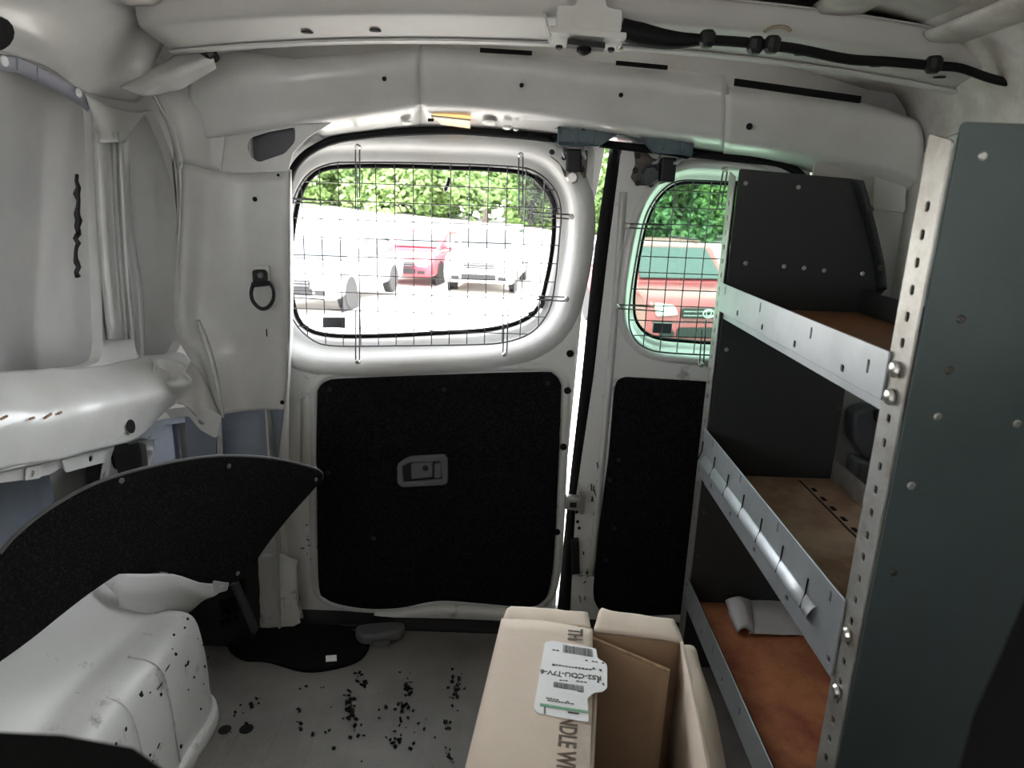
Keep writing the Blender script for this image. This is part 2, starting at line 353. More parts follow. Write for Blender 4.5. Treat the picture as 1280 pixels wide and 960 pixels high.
for q, w in (((251, 283), 8), ((251, 374), 10), ((335, 415), 8)):
    p = PY(1.46, *q); MB().obox((p.x, 1.452, p.z), (.0012, 0, 0), (0, .001, 0), (0, 0, w * .001)).build('scratch', RUBBER, rear)
# lower pillar: recessed primer channel and white flank below it
patch('pillar_channel', [[Q(1.50, x, 508) for x in (276, 300, 325, 330, 336, 358)], [Q(1.51, x, 545) for x in (278, 300, 325, 331, 337, 352)], [Q(1.51, x, 620) for x in (280, 300, 322, 328, 334, 346)]], PRIMER, rear, 3, 3, .002)
patch('pillar_flank', [[Q(1.46, 272, 545), Q(1.46, 278, 545)], [Q(1.46, 274, 620), Q(1.46, 280, 620)]], WHITE, rear, 2, 2, .002)
plate('lower_pillar', rnd(xz(1.52, [(300, 640), (342, 600), (349, 560), (352, 620), (362, 700), (380, 775), (360, 766), (330, 745), (300, 770), (262, 660)]), .01), [], .004, MY(1.52), WHITE_S, rear, .001)
patch('buckled_sill_end', [[Q(1.495, 300, 716), Q(1.49, 315, 745), Q(1.48, 322, 780), Q(1.475, 328, 800)], [Q(1.50, 335, 690), Q(1.495, 345, 730), Q(1.49, 350, 765), Q(1.48, 352, 788)], [Q(1.515, 372, 700), Q(1.51, 372, 740), Q(1.505, 375, 765), Q(1.49, 376, 780)]], WHITE_S, rear, 4, 4, .003, .007, 40)
# right D pillar
plate('right_pillar', rnd([(.645, -.02), (.84, -.02), (.84, 1.235), (.66, 1.235), (.66, 1.15), (.645, 1.05)], .02), [], .004, MY(1.49), WHITE, rear, .001)
pm = [PY(1.483, *q) for q in ((1018, 206), (1030, 204), (1062, 209), (1085, 216), (1098, 226), (1097, 240), (1088, 250), (1060, 262), (1030, 262), (1018, 230))]
plate('beige_recess', sm2([(p.x, p.z) for p in pm], 4), [], .006, MY(1.484), TAN, rear, .002, label='smooth beige grey recess cover on the right rear pillar')
plate('pillar_access_cover', rnd(xz(1.482, [(1095, 180), (1133, 186), (1131, 266), (1090, 262)]), .008), [], .005, MY(1.481), WHITE, rear, .0015)
p = PY(1.48, 1111, 215); disc('pillar_hole', (p.x, 1.477, p.z), (0, -1, 0), .006, .001, RUBBER, rear, dome=False)
# outer rear skin that closes the body behind the inner frame
plate('outer_rear_skin', rnd([(-.96, -.1), (.96, -.1), (.96, 1.42), (-.96, 1.42)], .02), [rnd([(-.555, -.04), (.645, -.04), (.645, 1.12), (.47, 1.215), (-.47, 1.215), (-.555, 1.12)], .06)], .004, MY(1.645), WHITE, rear)
for x_ in (-.552, .655):
    MB().box((x_ - .002, 1.476 if x_ < 0 else 1.49, -.02), (x_ + .002, 1.645 if x_ > 0 else 1.556, 1.26)).build('pillar_light_stop', WHITE, rear)  # added webs block daylight leaking into the pillar cavities
# ---- rubber weatherstrip round the door opening
ws = structure('trim_2', 'black rubber weatherstrip around the rear door opening')
MB().tube(path([PY(1.545, *q) for q in ((361, 330), (361, 240), (363, 222), (370, 206), (386, 190), (415, 176), (455, 169), (500, 165), (566, 163), (630, 167), (694, 173))], 5), .0085, 8).build('seal', RUBBER, ws, smooth=True)
MB().tube(path([PY(1.545, *q) for q in ((690, 172), (772, 182), (869, 192), (935, 199), (970, 203), (990, 211), (1003, 222), (1012, 245), (1016, 300))], 5), .0085, 8).build('seal', RUBBER, ws, smooth=True)

# ================================================================== LEFT SIDE WALL
wl = structure('wall_left', 'dented white inner side wall of the van')
patch('outer_skin', [[Vector((-.872 - .03 * math.sin(2.6 * (z - .1)), y, z)) for y in (.30, .6, .9, 1.1, 1.25, 1.35, 1.5, 1.65)] for z in (-.1, .2, .45, .7, .9, 1.1, 1.24, 1.34)], SKIN, wl, 4, 4, .003, .022, 3.1)
op1 = rnd(yz(-.78, [(-150, 20), (-60, 46), (0, 68), (22, 70), (60, 88), (105, 118), (118, 138), (120, 180), (128, 435), (124, 452), (105, 459), (0, 466), (-150, 480)]), .012)
op2 = rnd(yz(-.78, [(158, 150), (176, 146), (187, 137), (197, 150), (213, 190), (226, 235), (228, 300), (226, 430), (218, 443), (172, 446), (167, 430), (152, 180)]), .012)
low = rnd([(.72, .10), (1.60, .10), (1.60, .52), (1.30, .58), (1.10, .60), (.72, .66)], .02)
plate('inner_frame', rnd([(.30, -.02), (1.62, -.02), (1.62, 1.27), (.30, 1.27)], .01), [op1, op2, low], .003, MX(-.78), WHITE, wl, .001)
# returns of the openings towards the skin
for op in (op1, op2):
    loft('opening_return', [[Vector((x_, a, b)) for a, b in op] for x_ in (-.78, -.80)], WHITE, wl, False)
# lavender adhesive flange under the roof rail
st = [(-60, 48), (0, 68), (22, 71), (60, 88), (100, 112), (118, 128)]
patch('adhesive_strip', [[PX(-.776, x, y + 1) for x, y in st], [PX(-.792, x, y + 20) for x, y in st]], STRIP, wl, 4, 2, .002)
for q in ((22, 78), (47, 92)):
    MB().tube([PX(-.772, q[0], q[1] - 9), PX(-.786, q[0], q[1] + 10)], .0012, 6).build('strip_joint', PRIMER, wl)
for q in ((5, 76), (98, 116)):
    p = PX(-.774, *q); disc('white_plug', p, (1, 0, 0), .008, .003, LABELW, wl)
# roof side rail with its big smooth dent
patch('side_rail', [
    [Vector((-.60, y, 1.352)) for y in (.30, .8, 1.0, 1.15, 1.30, 1.42)],
    [Vector((-.66, y, 1.335)) for y in (.30, .8, 1.0, 1.15, 1.30, 1.42)],
    [Vector((-.715, .30, 1.30)), Vector((-.715, .8, 1.30)), Vector((-.715, 1.0, 1.30)), Vector((-.715, 1.15, 1.295)), Vector((-.705, 1.30, 1.285)), Vector((-.69, 1.40, 1.275))],
    [Vector((-.755, .30, 1.265)), Vector((-.755, .8, 1.265)), Vector((-.755, 1.0, 1.262)), Vector((-.735, 1.15, 1.255)), Vector((-.755, 1.30, 1.235)), Vector((-.70, 1.40, 1.23))],
    [PX(-.775, x, y) for x, y in ((-700, -150), (-160, 14), (0, 66), (60, 86), (110, 116), (170, 128))]], WHITE, wl, 5, 5, .003, .006, 6)
disc('rail_opening', PX(-.742, -6, 42), (.75, -.2, -.55), .026, .002, RUBBER, wl, 16, False)
# torn flange end of the rail ; black tube stands in for shade in its hole
patch('torn_flange', [[Q(1.36, 150, 112), Q(1.36, 190, 90), Q(1.37, 225, 70), Q(1.38, 255, 62)], [Q(1.34, 170, 118), Q(1.335, 205, 98), Q(1.34, 238, 80), Q(1.345, 262, 72)],
      [Q(1.36, 205, 118), Q(1.35, 225, 108), Q(1.35, 245, 100), Q(1.35, 266, 86)]], WHITE, wl, 5, 4, .003, .01, 22)
MB().tube(path([Q(1.37, 240, 52), Q(1.36, 252, 60), Q(1.35, 262, 66), Q(1.36, 268, 76)], 4), [.012] * 4 * 3 + [.006], 8).build('tear_shade', GOO, wl)
MB().tube(path([Q(1.345, 264, 50), Q(1.34, 280, 46), Q(1.34, 300, 47), Q(1.345, 312, 50)], 4), .006, 8).build('bent_bracket', CHROME, wl, smooth=True)
# pillar strip between the openings with pressed ridges
cols = []
for f, dx in ((0, -.777), (.05, -.762), (.12, -.748), (.20, -.756), (.5, -.762), (.62, -.758), (.69, -.742), (.77, -.760), (.86, -.742), (.94, -.758), (1.0, -.777)):
    cols.append([PX(dx, 116 + (153 - 116) * f, 165), PX(dx, 119 + (156 - 119) * f, 240), PX(dx, 125 + (161 - 125) * f, 330), PX(dx, 134 + (169 - 134) * f, 424)])
patch('pillar_strip', cols, WHITE, wl, 3, 1, .002)
patch('pillar_head', [[PX(-.775, 106, 118), PX(-.765, 130, 130), PX(-.765, 165, 140), PX(-.776, 188, 138)], [PX(-.776, 116, 150), PX(-.755, 132, 150), PX(-.76, 158, 150), PX(-.778, 176, 148)], [PX(-.776, 115, 178), PX(-.746, 128, 178), PX(-.744, 148, 178), PX(-.776, 156, 178)]], WHITE, wl, 4, 4, .002)
# black sealant smears on the skin
for a, b, w in (((97, 218), (99, 292), .009), ((96, 292), (97, 346), .009), ((118, 305), (119, 356), .007)):
    A = PX(-.845, *a); B = PX(-.845, *b); n = 9
    MB().tube([A.lerp(B, i / n) + Vector((0, random.uniform(-.006, .006), 0)) for i in range(n + 1)], [max(.002, w * random.uniform(.35, .75)) for i in range(n + 1)], 7).build('sealant_smear', GOO, wl, smooth=True)
# waist beam with crumpled end
wb = [[(-120, 474), (0, 467), (70, 462), (130, 456), (180, 448), (222, 440)], [(-120, 500), (0, 488), (70, 482), (130, 474), (190, 456), (232, 446)], [(-120, 545), (0, 525), (70, 512), (130, 500), (196, 486), (240, 466)],
      [(-120, 590), (0, 562), (70, 548), (130, 534), (180, 520), (226, 496)], [(-120, 618), (0, 588), (70, 574), (130, 560), (172, 547), (208, 512)]]
wx = [(-.779,) * 6, (-.745, -.745, -.745, -.745, -.75, -.74), (-.712, -.712, -.712, -.712, -.70, -.70), (-.704, -.704, -.704, -.704, -.705, -.72), (-.704, -.704, -.704, -.704, -.71, -.735)]
patch('waist_beam', [[PX(wx[r][1], *wb[r][1]) + Vector((0, -.66, .10)), PX(wx[r][1], *wb[r][1]) + Vector((0, -.18, .03))] + [PX(wx[r][c], *wb[r][c]) for c in range(1, 6)] for r in range(5)], WHITE, wl, 5, 5, .003, .004, 14)
patch('beam_return', [[PX(-.704, *q) for q in ((0, 588), (70, 572), (130, 553), (160, 540))], [PX(-.720, *q) for q in ((0, 591), (70, 575), (130, 556), (160, 543))]], WHITE, wl, 4, 2, .002)
# scalloped lower flange with its bracket plates
plate('beam_flange', rnd(yz(-.722, [(-120, 610), (0, 580), (70, 566), (110, 556), (150, 543), (140, 556), (128, 580), (120, 568), (88, 578), (60, 594), (30, 600), (0, 604), (-120, 640)]), .004), [], .003, MX(-.722), WHITE, wl, .001)
plate('bracket_plate', rnd(yz(-.716, [(76, 575), (133, 558), (130, 578), (82, 591)]), .003), [circ(*yz(-.716, [(113, 573)])[0], .006)], .003, MX(-.716), WHITE, wl, .001)
plate('bracket_plate', rnd(yz(-.716, [(33, 584), (52, 580), (50, 598), (31, 601)]), .003), [circ(*yz(-.716, [(40, 592)])[0], .005)], .003, MX(-.716), WHITE, wl, .001)
p = PX(-.7035, 162, 533)
MB().lathe(p + Vector((.002, 0, 0)), (1, 0, .15), [(.013, 0), (.013, .0012), (0, .0012)], 16).build('beam_hole', RUBBER, wl)
for q, w in (((60, 520), .014), ((40, 523), .008), ((5, 522), .010), ((75, 516), .006)):
    p = PX(-.7045, *q); MB().obox(p, (.0012, 0, 0), (0, w * .6, w * random.uniform(-.1, .1)), (0, 0, .0016)).build('rust_mark', mat('rust_orange', (.30, .17, .10), .8), wl)
# crumpled end of the beam: torn white sheet, gusset with hole
patch('crumpled_beam_end', [[Q(1.40, 190, 446), Q(1.39, 205, 448), Q(1.40, 228, 452)], [Q(1.36, 192, 460), Q(1.38, 204, 466), Q(1.34, 232, 470)], [Q(1.37, 196, 474), Q(1.34, 212, 482), Q(1.36, 238, 480)], [Q(1.38, 205, 500), Q(1.37, 218, 494), Q(1.38, 228, 488)]], WHITE, wl, 5, 5, .003, .008, 30)
patch('crumpled_gusset', [[Q(1.45, 238, 450), Q(1.44, 246, 462), Q(1.43, 262, 492), Q(1.43, 273, 515)], [Q(1.40, 222, 485), Q(1.42, 236, 490), Q(1.41, 256, 506), Q(1.42, 272, 525)], [Q(1.39, 203, 512), Q(1.40, 222, 506), Q(1.41, 244, 520), Q(1.42, 271, 540)]], WHITE_D, wl, 5, 5, .003, .008, 26)
plate('gusset_tab', rnd(xz(1.41, [(205, 512), (236, 508), (262, 512), (277, 520), (270, 548), (250, 537), (236, 520), (215, 524)]), .006), [circ(*xz(1.41, [(252, 527)])[0], .0075)], .003, MY(1.41), WHITE, wl, .001)
# primer-coloured panels below the beam; black box stands in for the shaded void
patch('primer_inner_panel', [[Vector((-.84, y, z)) for y in (.72, 1.0, 1.16)] for z in (.1, .4, .66)], PRIMER, wl, 3, 3, .003, .012, 8)
patch('primer_inner_panel', [[Vector((-.83, y, z)) for y in (1.42, 1.5, 1.63)] for z in (.05, .3, .62)], PRIMER, wl, 3, 3, .003, .008, 8)
plate('primer_bracket', rnd(yz(-.80, [(158, 548), (188, 530), (222, 512), (250, 510), (250, 525), (205, 532), (198, 548), (160, 556)]), .004), [], .003, MX(-.80), PRIMER, wl, .001)
patch('crinkled_foil_panel', [[PX(-.81, 140, 552), PX(-.79, 160, 550), PX(-.80, 194, 548)], [PX(-.80, 134, 580), PX(-.82, 160, 570), PX(-.80, 192, 566)], [PX(-.81, 130, 620), PX(-.79, 158, 610), PX(-.80, 188, 605)]], mat('grey_foil', (.42, .43, .46), .3, .3, (.3, .31, .34), 12, .6), wl, 5, 5, .002, .012, 28)
plate('slotted_strip', rnd(yz(-.775, [(133, 558), (146, 545), (138, 572), (134, 600), (124, 608)]), .003), [rnd(yz(-.775, [(128, 592), (131, 588), (130, 598), (127, 600)]), .002)], .003, MX(-.775), WHITE, wl)
MB().box((-.86, 1.30, .05), (-.80, 1.42, .60)).build('void_shade_box', BLACKP, wl)
plate('primer_post', rnd(xz(1.46, [(232, 516), (262, 530), (271, 548), (270, 640), (232, 640)]), .004), [], .004, MY(1.46), PRIMER, wl)
# ---- wheel arch
wa = []
def ring_arch(y, top, s):                  # section through the wheel arch at depth y
    return [Vector((-.79, y, top + .17 * s)), Vector((-.765, y, top + .12 * s)), Vector((-.725, y, top + .045)), Vector((-.69, y, top + .006)), Vector((-.655, y, top)), Vector((-.615, y, top - .008)),
            Vector((-.596, y, top - .035)), Vector((-.588, y, top - .11)), Vector((-.584, y, top * .14)), Vector((-.575, y, top * .11)), Vector((-.573, y, 0))]
arch = [ring_arch(y, t, s) for y, t, s in ((.30, .20, .8), (.45, .235, .9), (.60, .25, 1), (.75, .257, 1), (.90, .26, 1), (1.05, .255, .95), (1.14, .248, .8))]
def shrink(y, t, k): return [Vector((-.79 + (v.x + .79) * k, y, v.z * t)) for v in ring_arch(y, .248, .7)]
arch += [shrink(1.185, .97, .96), shrink(1.215, .90, .88), shrink(1.235, .74, .76), shrink(1.242, .4, .6)]
wam = patch('wheel_arch', arch, WHITE_S, wl, 3, 3, .003, .006, 9, label='scuffed white wheel arch box at the lower left')
for y_, k0, k1 in ((1.03, 4, 9), (.93, 3, 9)):
    MB().tube(path([v + Vector((.0025, 0, .0025)) for v in ring_arch(y_, .256, .95)[k0:k1]], 4), .0022, 6).build('arch_seam', WHITE_S, wl, smooth=True)
for i in range(46):
    y_ = random.uniform(.78, 1.18); R_ = ring_arch(y_, .254, .95); k_ = random.choice((5, 5, 6, 6, 7)); f_ = random.random(); p = R_[k_].lerp(R_[k_ + 1], f_); n_ = Vector((.8, 0, .6)) if k_ == 5 else Vector((1, 0, .1))
    a = random.uniform(-.3, 1.9); w_ = random.uniform(.001, .0045); MB().lathe(p + n_ * .0022, n_, [(w_, 0), (w_ * .8, .0014), (0, .0016)], random.choice((5, 6, 7))).build('scuff', RUBBER, wam) if i % 3 else MB().obox(p + n_ * .003, (0, .009 * random.random() * math.cos(a), .009 * random.random() * math.sin(a)), n_ * .001, (.0004, random.uniform(-.003, .003), random.uniform(.0006, .002))).build('scuff', RUBBER, wam)
# bent white bracket behind the arch
patch('arch_flange', [[Q(1.12, 128, 722), Q(1.20, 200, 716), Q(1.27, 250, 726), Q(1.27, 284, 730)], [Q(1.12, 146, 745), Q(1.20, 215, 740), Q(1.26, 250, 742), Q(1.265, 272, 742)], [Q(1.14, 150, 772), Q(1.21, 210, 768), Q(1.27, 236, 764), Q(1.28, 250, 752)]], WHITE_S, wl, 4, 4, .003, .008, 18)
plate('bracket_tab', rnd(xz(1.26, [(266, 726), (286, 728), (284, 738), (268, 742)]), .003), [circ(*xz(1.26, [(278, 732)])[0], .004)], .003, MY(1.26), WHITE, wl)

# ================================================================== RIGHT SIDE WALL, CAB
wr = structure('wall_right', 'smooth white right side wall of the van')
patch('wall_panel', [[Vector((.60, y, 1.352)) for y in (-.1, .6, 1.2, 1.5)], [Vector((.70, y, 1.318)) for y in (-.1, .6, 1.2, 1.5)], [Vector((.765, y, 1.27)) for y in (-.1, .6, 1.2, 1.5)], [Vector((.795, y, 1.20)) for y in (-.1, .6, 1.2, 1.5)],
      [Vector((.81, y, .95)) for y in (-.1, .6, 1.2, 1.5)], [Vector((.81, y, .5)) for y in (-.1, .6, 1.2, 1.5)], [Vector((.81, y, -.02)) for y in (-.1, .6, 1.2, 1.5)]], WHITE_D, wr, 4, 4, .003)  # darker dirty paint puts the wall's dimness into its colour
plate('outer_skin', rnd([(-.10, -.1), (1.64, -.1), (1.64, 1.36), (-.10, 1.36)], .02), [], .003, MX(.88), WHITE, wr)
patch('wall_seam', [[PX(.797, 1150, 190), PX(.797, 1166, 178), PX(.792, 1200, 165)], [PX(.796, 1150, 194), PX(.796, 1167, 182), PX(.791, 1200, 169)]], WHITE_D, wr, 4, 2, .002)
patch('right_wheel_arch', [[Vector((.81, y, z0)), Vector((.70, y, z1)), Vector((.66, y, z2)), Vector((.655, y, 0))] for y, z0, z1, z2 in ((.3, .3, .24, .18), (.7, .36, .27, .22), (1.1, .36, .27, .22), (1.22, .2, .15, .1))], WHITE_D, wr, 3, 3, .003)
# unseen cab: side and windscreen openings shaped for the light they let in
cab = structure('wall_front', 'unseen cab end of the van, its openings shaped to light the interior')
for s in (-1, 1):
    holes = [rnd([(-.85, .30), (.26, .30), (.26, 1.27), (-.50, 1.27), (-.85, .92)], .05)] if s > 0 else [rnd([(-.85, .78), (.02, .78), (.02, 1.25), (-.50, 1.25), (-.85, .92)], .05)]
    plate('cab_side', rnd([(-1.05, -.1), (.31, -.1), (.31, 1.36), (-1.05, 1.36)], .02), holes, .01, MX(.86 * s), WHITE, cab)
plate('windscreen_frame', rnd([(-.86, -.1), (.86, -.1), (.86, 1.40), (-.86, 1.40)], .02), [rnd([(-.25, 1.06), (.30, 1.06), (.28, 1.12), (-.23, 1.12)], .02)], .02, MY(-1.0), WHITE, cab)
MB().box((-.8, -.98, .40), (.8, -.72, .74)).build('dashboard', BLACKP, cab, bevel=.04)

# ================================================================== REAR DOORS
YD = 1.56
def resample(pts, n):
    P = [Vector((a, b, 0)) for a, b in pts]; P.append(P[0]); L = [0]
    for i in range(1, len(P)): L.append(L[-1] + (P[i] - P[i-1]).length)
    out = []; j = 0
    for k in range(n):
        d = L[-1] * k / n
        while L[j+1] < d: j += 1
        t = (d - L[j]) / max(1e-9, L[j+1] - L[j]); q = P[j].lerp(P[j+1], t); out.append((q.x, q.y))
    return out
win1 = resample(sm2(xz(1.60, [(361, 320), (363, 370), (372, 402), (392, 417), (430, 422), (489, 421), (550, 418), (609, 414), (650, 404), (674, 386), (685, 350), (692, 310), (694, 270), (687, 240), (664, 217), (615, 210), (560, 208), (506, 206), (440, 206), (400, 211), (378, 232), (368, 265)]), 5), 96)
w2l = xz(1.60, [(920, 229), (880, 227), (858, 227), (840, 232), (824, 246), (813, 265), (805, 290), (797, 330), (792, 370), (793, 397), (803, 414), (822, 424), (860, 428), (890, 430)])
XM = .43
w2 = w2l + [(2 * XM - a, b) for a, b in reversed(w2l) if a < XM - .02]
win2 = resample(sm2(w2, 4), 96)
def ring3(pts, y): return [Vector((a, y, b)) for a, b in pts]
def window_surround(win, parent, name='window_surround', crest=.066):
    k = crest / .07
    return loft(name, [ring3(offs(win, d * k), YD + y_) for d, y_ in ((.092, 0), (.086, -.006), (.078, -.012), (.068, -.015), (.058, -.013), (.048, -.006), (.038, .006), (.030, .018), (.022, .024), (.010, .030), (.003, .038), (0, .05))], WHITE, parent, True)
# ---- left (wide) door
d1 = structure('door_1', 'wide left rear door, white frame with black carpet panel and broken window')
out1 = rnd([(-.555, .01)] + xz(YD, [(366, 765), (420, 778), (470, 786), (535, 791), (600, 794), (690, 788), (692, 740), (704, 620), (711, 540), (722, 420), (732, 310), (742, 220), (745, 188)]) + [(.12, 1.195), (-.40, 1.195), (-.53, 1.10), (-.555, .9)], .008)
plate('door_frame', out1, [offs(win1, .084)], .004, MY(YD), WHITE_S, d1, .001)
window_surround(win1, d1)
# outer door skin below and around the window, with the thin flange that shows beside the gap
plate('outer_skin', [(-.56, -.02)] + xz(YD + .055, [(692, 790), (699, 700), (706, 606), (711, 560), (726, 405), (738, 280), (756, 186)]) + [(.15, 1.21), (-.56, 1.21)], [offs(win1, -.004)], .003, MY(YD + .055), WHITE, d1, .001)
loft('window_return', [ring3(win1, YD + .048), ring3(offs(win1, -.004), YD + .055)], RUBBER, d1)
MB().tube([Vector((a, YD + .046, b)) for a, b in offs(win1, -.003)], .0052, 6, True).build('window_seal', RUBBER, d1, smooth=True)
car1 = xz(YD, [(398, 498), (400, 484), (410, 475), (435, 472), (560, 467), (675, 464), (692, 467), (700, 477), (701, 495), (697, 600), (692, 695), (686, 735), (678, 749), (660, 756), (610, 752), (560, 748), (535, 750), (500, 757), (462, 758), (428, 753), (408, 745), (400, 730), (398, 650), (397, 570)])
cp = plate('carpet_panel', sm2(car1, 4), [], .010, MY(YD - .008), CARPET, d1, .003, label='black carpeted trim panel')
loft('panel_recess_rim', [ring3(offs(resample(sm2(car1, 4), 90), k), y) for k, y in ((.022, YD - .002), (.014, YD - .007), (.006, YD - .006), (.002, YD - .002))], WHITE, d1)
# handle
hz = rnd(xz(YD - .014, [(497, 580), (503, 575), (512, 570), (556, 567), (560, 572), (560, 602), (556, 605), (503, 608), (497, 603)]), .006)
bz = plate('handle_bezel', hz, [rnd(xz(YD - .014, [(503, 582), (513, 577), (551, 575), (553, 598), (505, 602)]), .005)], .010, MY(YD - .017), GREYP, cp, .003, label='grey plastic handle surround')
plate('handle_cup', rnd(xz(YD - .014, [(502, 581), (513, 576), (552, 574), (554, 599), (504, 603)]), .004), [], .002, MY(YD - .0135), BLACKP, cp)
plate('pull_lever', rnd(xz(YD - .02, [(514, 579), (541, 577), (541, 596), (514, 599)]), .004), [], .006, MY(YD - .018), GREYP, cp, .002)
p = PY(YD - .02, 532, 585); disc('lever_boss', (p.x, YD - .021, p.z), (0, -1, 0), .007, .004, BLACKP, cp)
plate('lever_hinge', rnd(xz(YD - .02, [(543, 580), (551, 579), (551, 597), (543, 598)]), .003), [], .005, MY(YD - .018), GREYP, cp, .001)
for q in ((412, 487), (685, 479), (410, 591), (467, 673), (555, 487)):
    p = PY(YD - .013, *q); disc('trim_clip', (p.x, YD - .012, p.z), (0, -1, 0), .006, .0025, BLACKP, cp)
# rubber plugs, drain hole, paint chips
for q in ((711, 441), (708, 487), (703, 557), (695, 663)):
    p = PY(YD, *q); disc('rubber_plug', (p.x + .002, YD - .008, p.z), (0, -1, 0), .0084, .004, RUBBER, d1, 14)
p = PY(YD, 369, 748); disc('drain_plug', (p.x, YD - .002, p.z), (0, -1, 0), .013, .003, RUBBER, d1, 14, False)
p = PY(YD, 353, 530); disc('rubber_plug', (p.x, YD - .003, p.z), (0, -1, 0), .013, .004, RUBBER, d1, 14)
for i in range(34):
    q = random.choice(((392, 655, 8, 30), (396, 620, 5, 25), (693, 640, 4, 30), (455, 768, 30, 4), (640, 458, 6, 4), (390, 690, 14, 10), (540, 770, 60, 8)))
    p = PY(YD, q[0] + random.uniform(-q[2], q[2]), q[1] + random.uniform(-q[3], q[3])); a = random.uniform(-.6, .6)
    MB().obox((p.x, YD - .0035, p.z), (random.uniform(.001, .006) * math.cos(a), 0, .003 * math.sin(a)), (0, .0008, 0), (0, 0, random.uniform(.0008, .002))).build('paint_chip', RUBBER, d1)
# pressed channel left of the carpet panel
patch('pressed_channel', [[PY(YD - .002, 376, y) for y in (500, 560, 620)], [PY(YD - .008, 380, y) for y in (496, 560, 620)], [PY(YD - .008, 386, y) for y in (496, 560, 620)], [PY(YD - .002, 390, y) for y in (500, 560, 620)]], WHITE, d1, 3, 2, .002)
# dent along the bottom edge
patch('bottom_dent', [[PY(YD - .004, x, y) for x, y in ((470, 764), (500, 762), (535, 756), (580, 756), (640, 760))], [PY(YD - .022, x, y) for x, y in ((465, 774), (500, 771), (535, 765), (580, 766), (640, 771))], [PY(YD - .006, x, y) for x, y in ((460, 786), (500, 788), (535, 789), (580, 792), (640, 792))]], WHITE_S, d1, 4, 4, .003)
# remaining corner of shattered glass and scraps of seal
cg = [(650, 208), (664, 216), (687, 240), (693, 268), (689, 276), (676, 280), (655, 277), (648, 268), (650, 245), (646, 225)]
plate('shattered_glass', sm2(xz(YD + .04, cg), 3), [], .004, MY(YD + .044), CRAZED, d1, label='crazed fragment of safety glass left in the window corner')
for pts, r_ in ((((668, 222), (684, 240), (692, 258), (691, 268)), .007), (((562, 222), (560, 230), (557, 236), (558, 239)), .005), (((676, 370), (678, 378), (675, 384)), .006), (((660, 392), (668, 389)), .003)):
    MB().tube(path([PY(YD + .035, *q) for q in pts], 3), r_, 7).build('seal_scrap', GOO, d1)
plate('sticker', rnd(xz(YD + .03, [(403, 397), (431, 397), (431, 410), (403, 410)]), .001), [], .003, MY(YD + .034), DARKG, d1, label='small dark rectangular sensor box at the window foot')
# ---- right (narrow) door
d2 = structure('door_2', 'narrow right rear door, white frame with black carpet panel')
out2 = rnd(xz(YD, [(776, 190), (758, 330), (742, 470), (720, 620), (712, 780)]) + [(.27, .0), (.645, .0), (.645, 1.10), (.58, 1.195), (.26, 1.195)], .008)
plate('door_frame', out2, [offs(win2, .042)], .004, MY(YD), WHITE_S, d2, .001)
window_surround(win2, d2, crest=.034)
plate('outer_skin', xz(YD + .055, [(770, 186), (750, 330), (735, 470), (716, 620), (706, 790)]) + [(.65, -.02), (.65, 1.20)], [offs(win2, -.004)], .003, MY(YD + .055), WHITE, d2, .001)
MB().tube([Vector((a, YD + .046, b)) for a, b in win2], .0065, 6, True).build('window_seal', RUBBER, d2, smooth=True)
plate('tinted_pane', offs(win2, .002), [], .004, MY(YD + .051), TINT, d2, label='green tinted window pane')
car2 = xz(YD, [(767, 486), (771, 474), (780, 470), (885, 476)]) + [(.52, .655), (.53, .60), (.52, .06), (.50, .045)] + xz(YD, [(770, 768), (752, 764), (742, 750), (741, 735), (748, 660), (760, 570)])
cp2 = plate('carpet_panel', rnd(car2, .02), [], .010, MY(YD - .008), CARPET, d2, .003, label='black carpeted trim panel of the narrow door')
for q in ((773, 575), (768, 660), (757, 700), (762, 600)):
    p = PY(YD - .013, *q); disc('trim_clip', (p.x, YD - .012, p.z), (0, -1, 0), .005, .0025, BLACKP, cp2)
patch('edge_ridge', [[PY(YD - .002, 775, 240), PY(YD - .002, 764, 400), PY(YD - .002, 750, 560), PY(YD - .002, 735, 720)], [PY(YD - .012, 779, 240), PY(YD - .012, 768, 400), PY(YD - .012, 754, 560), PY(YD - .012, 739, 720)], [PY(YD - .002, 784, 240), PY(YD - .002, 772, 400), PY(YD - .002, 758, 560), PY(YD - .002, 743, 720)]], WHITE, d2, 4, 3, .002)
for i in range(26):
    t = random.random(); yy = 570 + 190 * t; p = PY(YD, 748 - 26 * t + random.uniform(-4, 8), yy)
    MB().obox((p.x, YD - .0035, p.z), (random.uniform(.0006, .0016), 0, 0), (0, .0008, 0), (random.uniform(-.003, .003), 0, random.uniform(.002, .011))).build('paint_chip', RUBBER, d2)
# black rubber seal and stop buffer along the meeting edge
patch('meeting_seal', [[PY(YD + .02, 763, 186), PY(YD + .02, 742, 330), PY(YD + .02, 728, 470), PY(YD + .02, 711, 620), PY(YD + .02, 695, 786)], [PY(YD - .004, 769, 186), PY(YD - .004, 750, 330), PY(YD - .004, 735, 470), PY(YD - .004, 716, 620), PY(YD - .004, 706, 786)],
      [PY(YD + .01, 777, 186), PY(YD + .01, 759, 330), PY(YD + .01, 743, 470), PY(YD + .01, 722, 620), PY(YD + .01, 714, 786)]], RUBBER, d2, 4, 4, .004)
p = PY(YD - .01, 719, 695)
MB().obox((p.x, p.y, p.z), (.010, 0, .002), (0, .008, 0), (-.004, 0, .048)).build('stop_buffer', BLACKP, d2, bevel=.004)
for q in ((722, 652), (724, 660), (721, 640)):
    p = PY(YD - .01, *q); disc('buffer_screw', (p.x, p.y, p.z), (0, -1, 0), .004, .003, RUBBER, d2)
c = PY(YD - .02, 718, 628)
MB().obox(c, (.024, 0, -.002), (0, .012, 0), (0, 0, .017)).build('striker_block', STEELF, d2, bevel=.004)
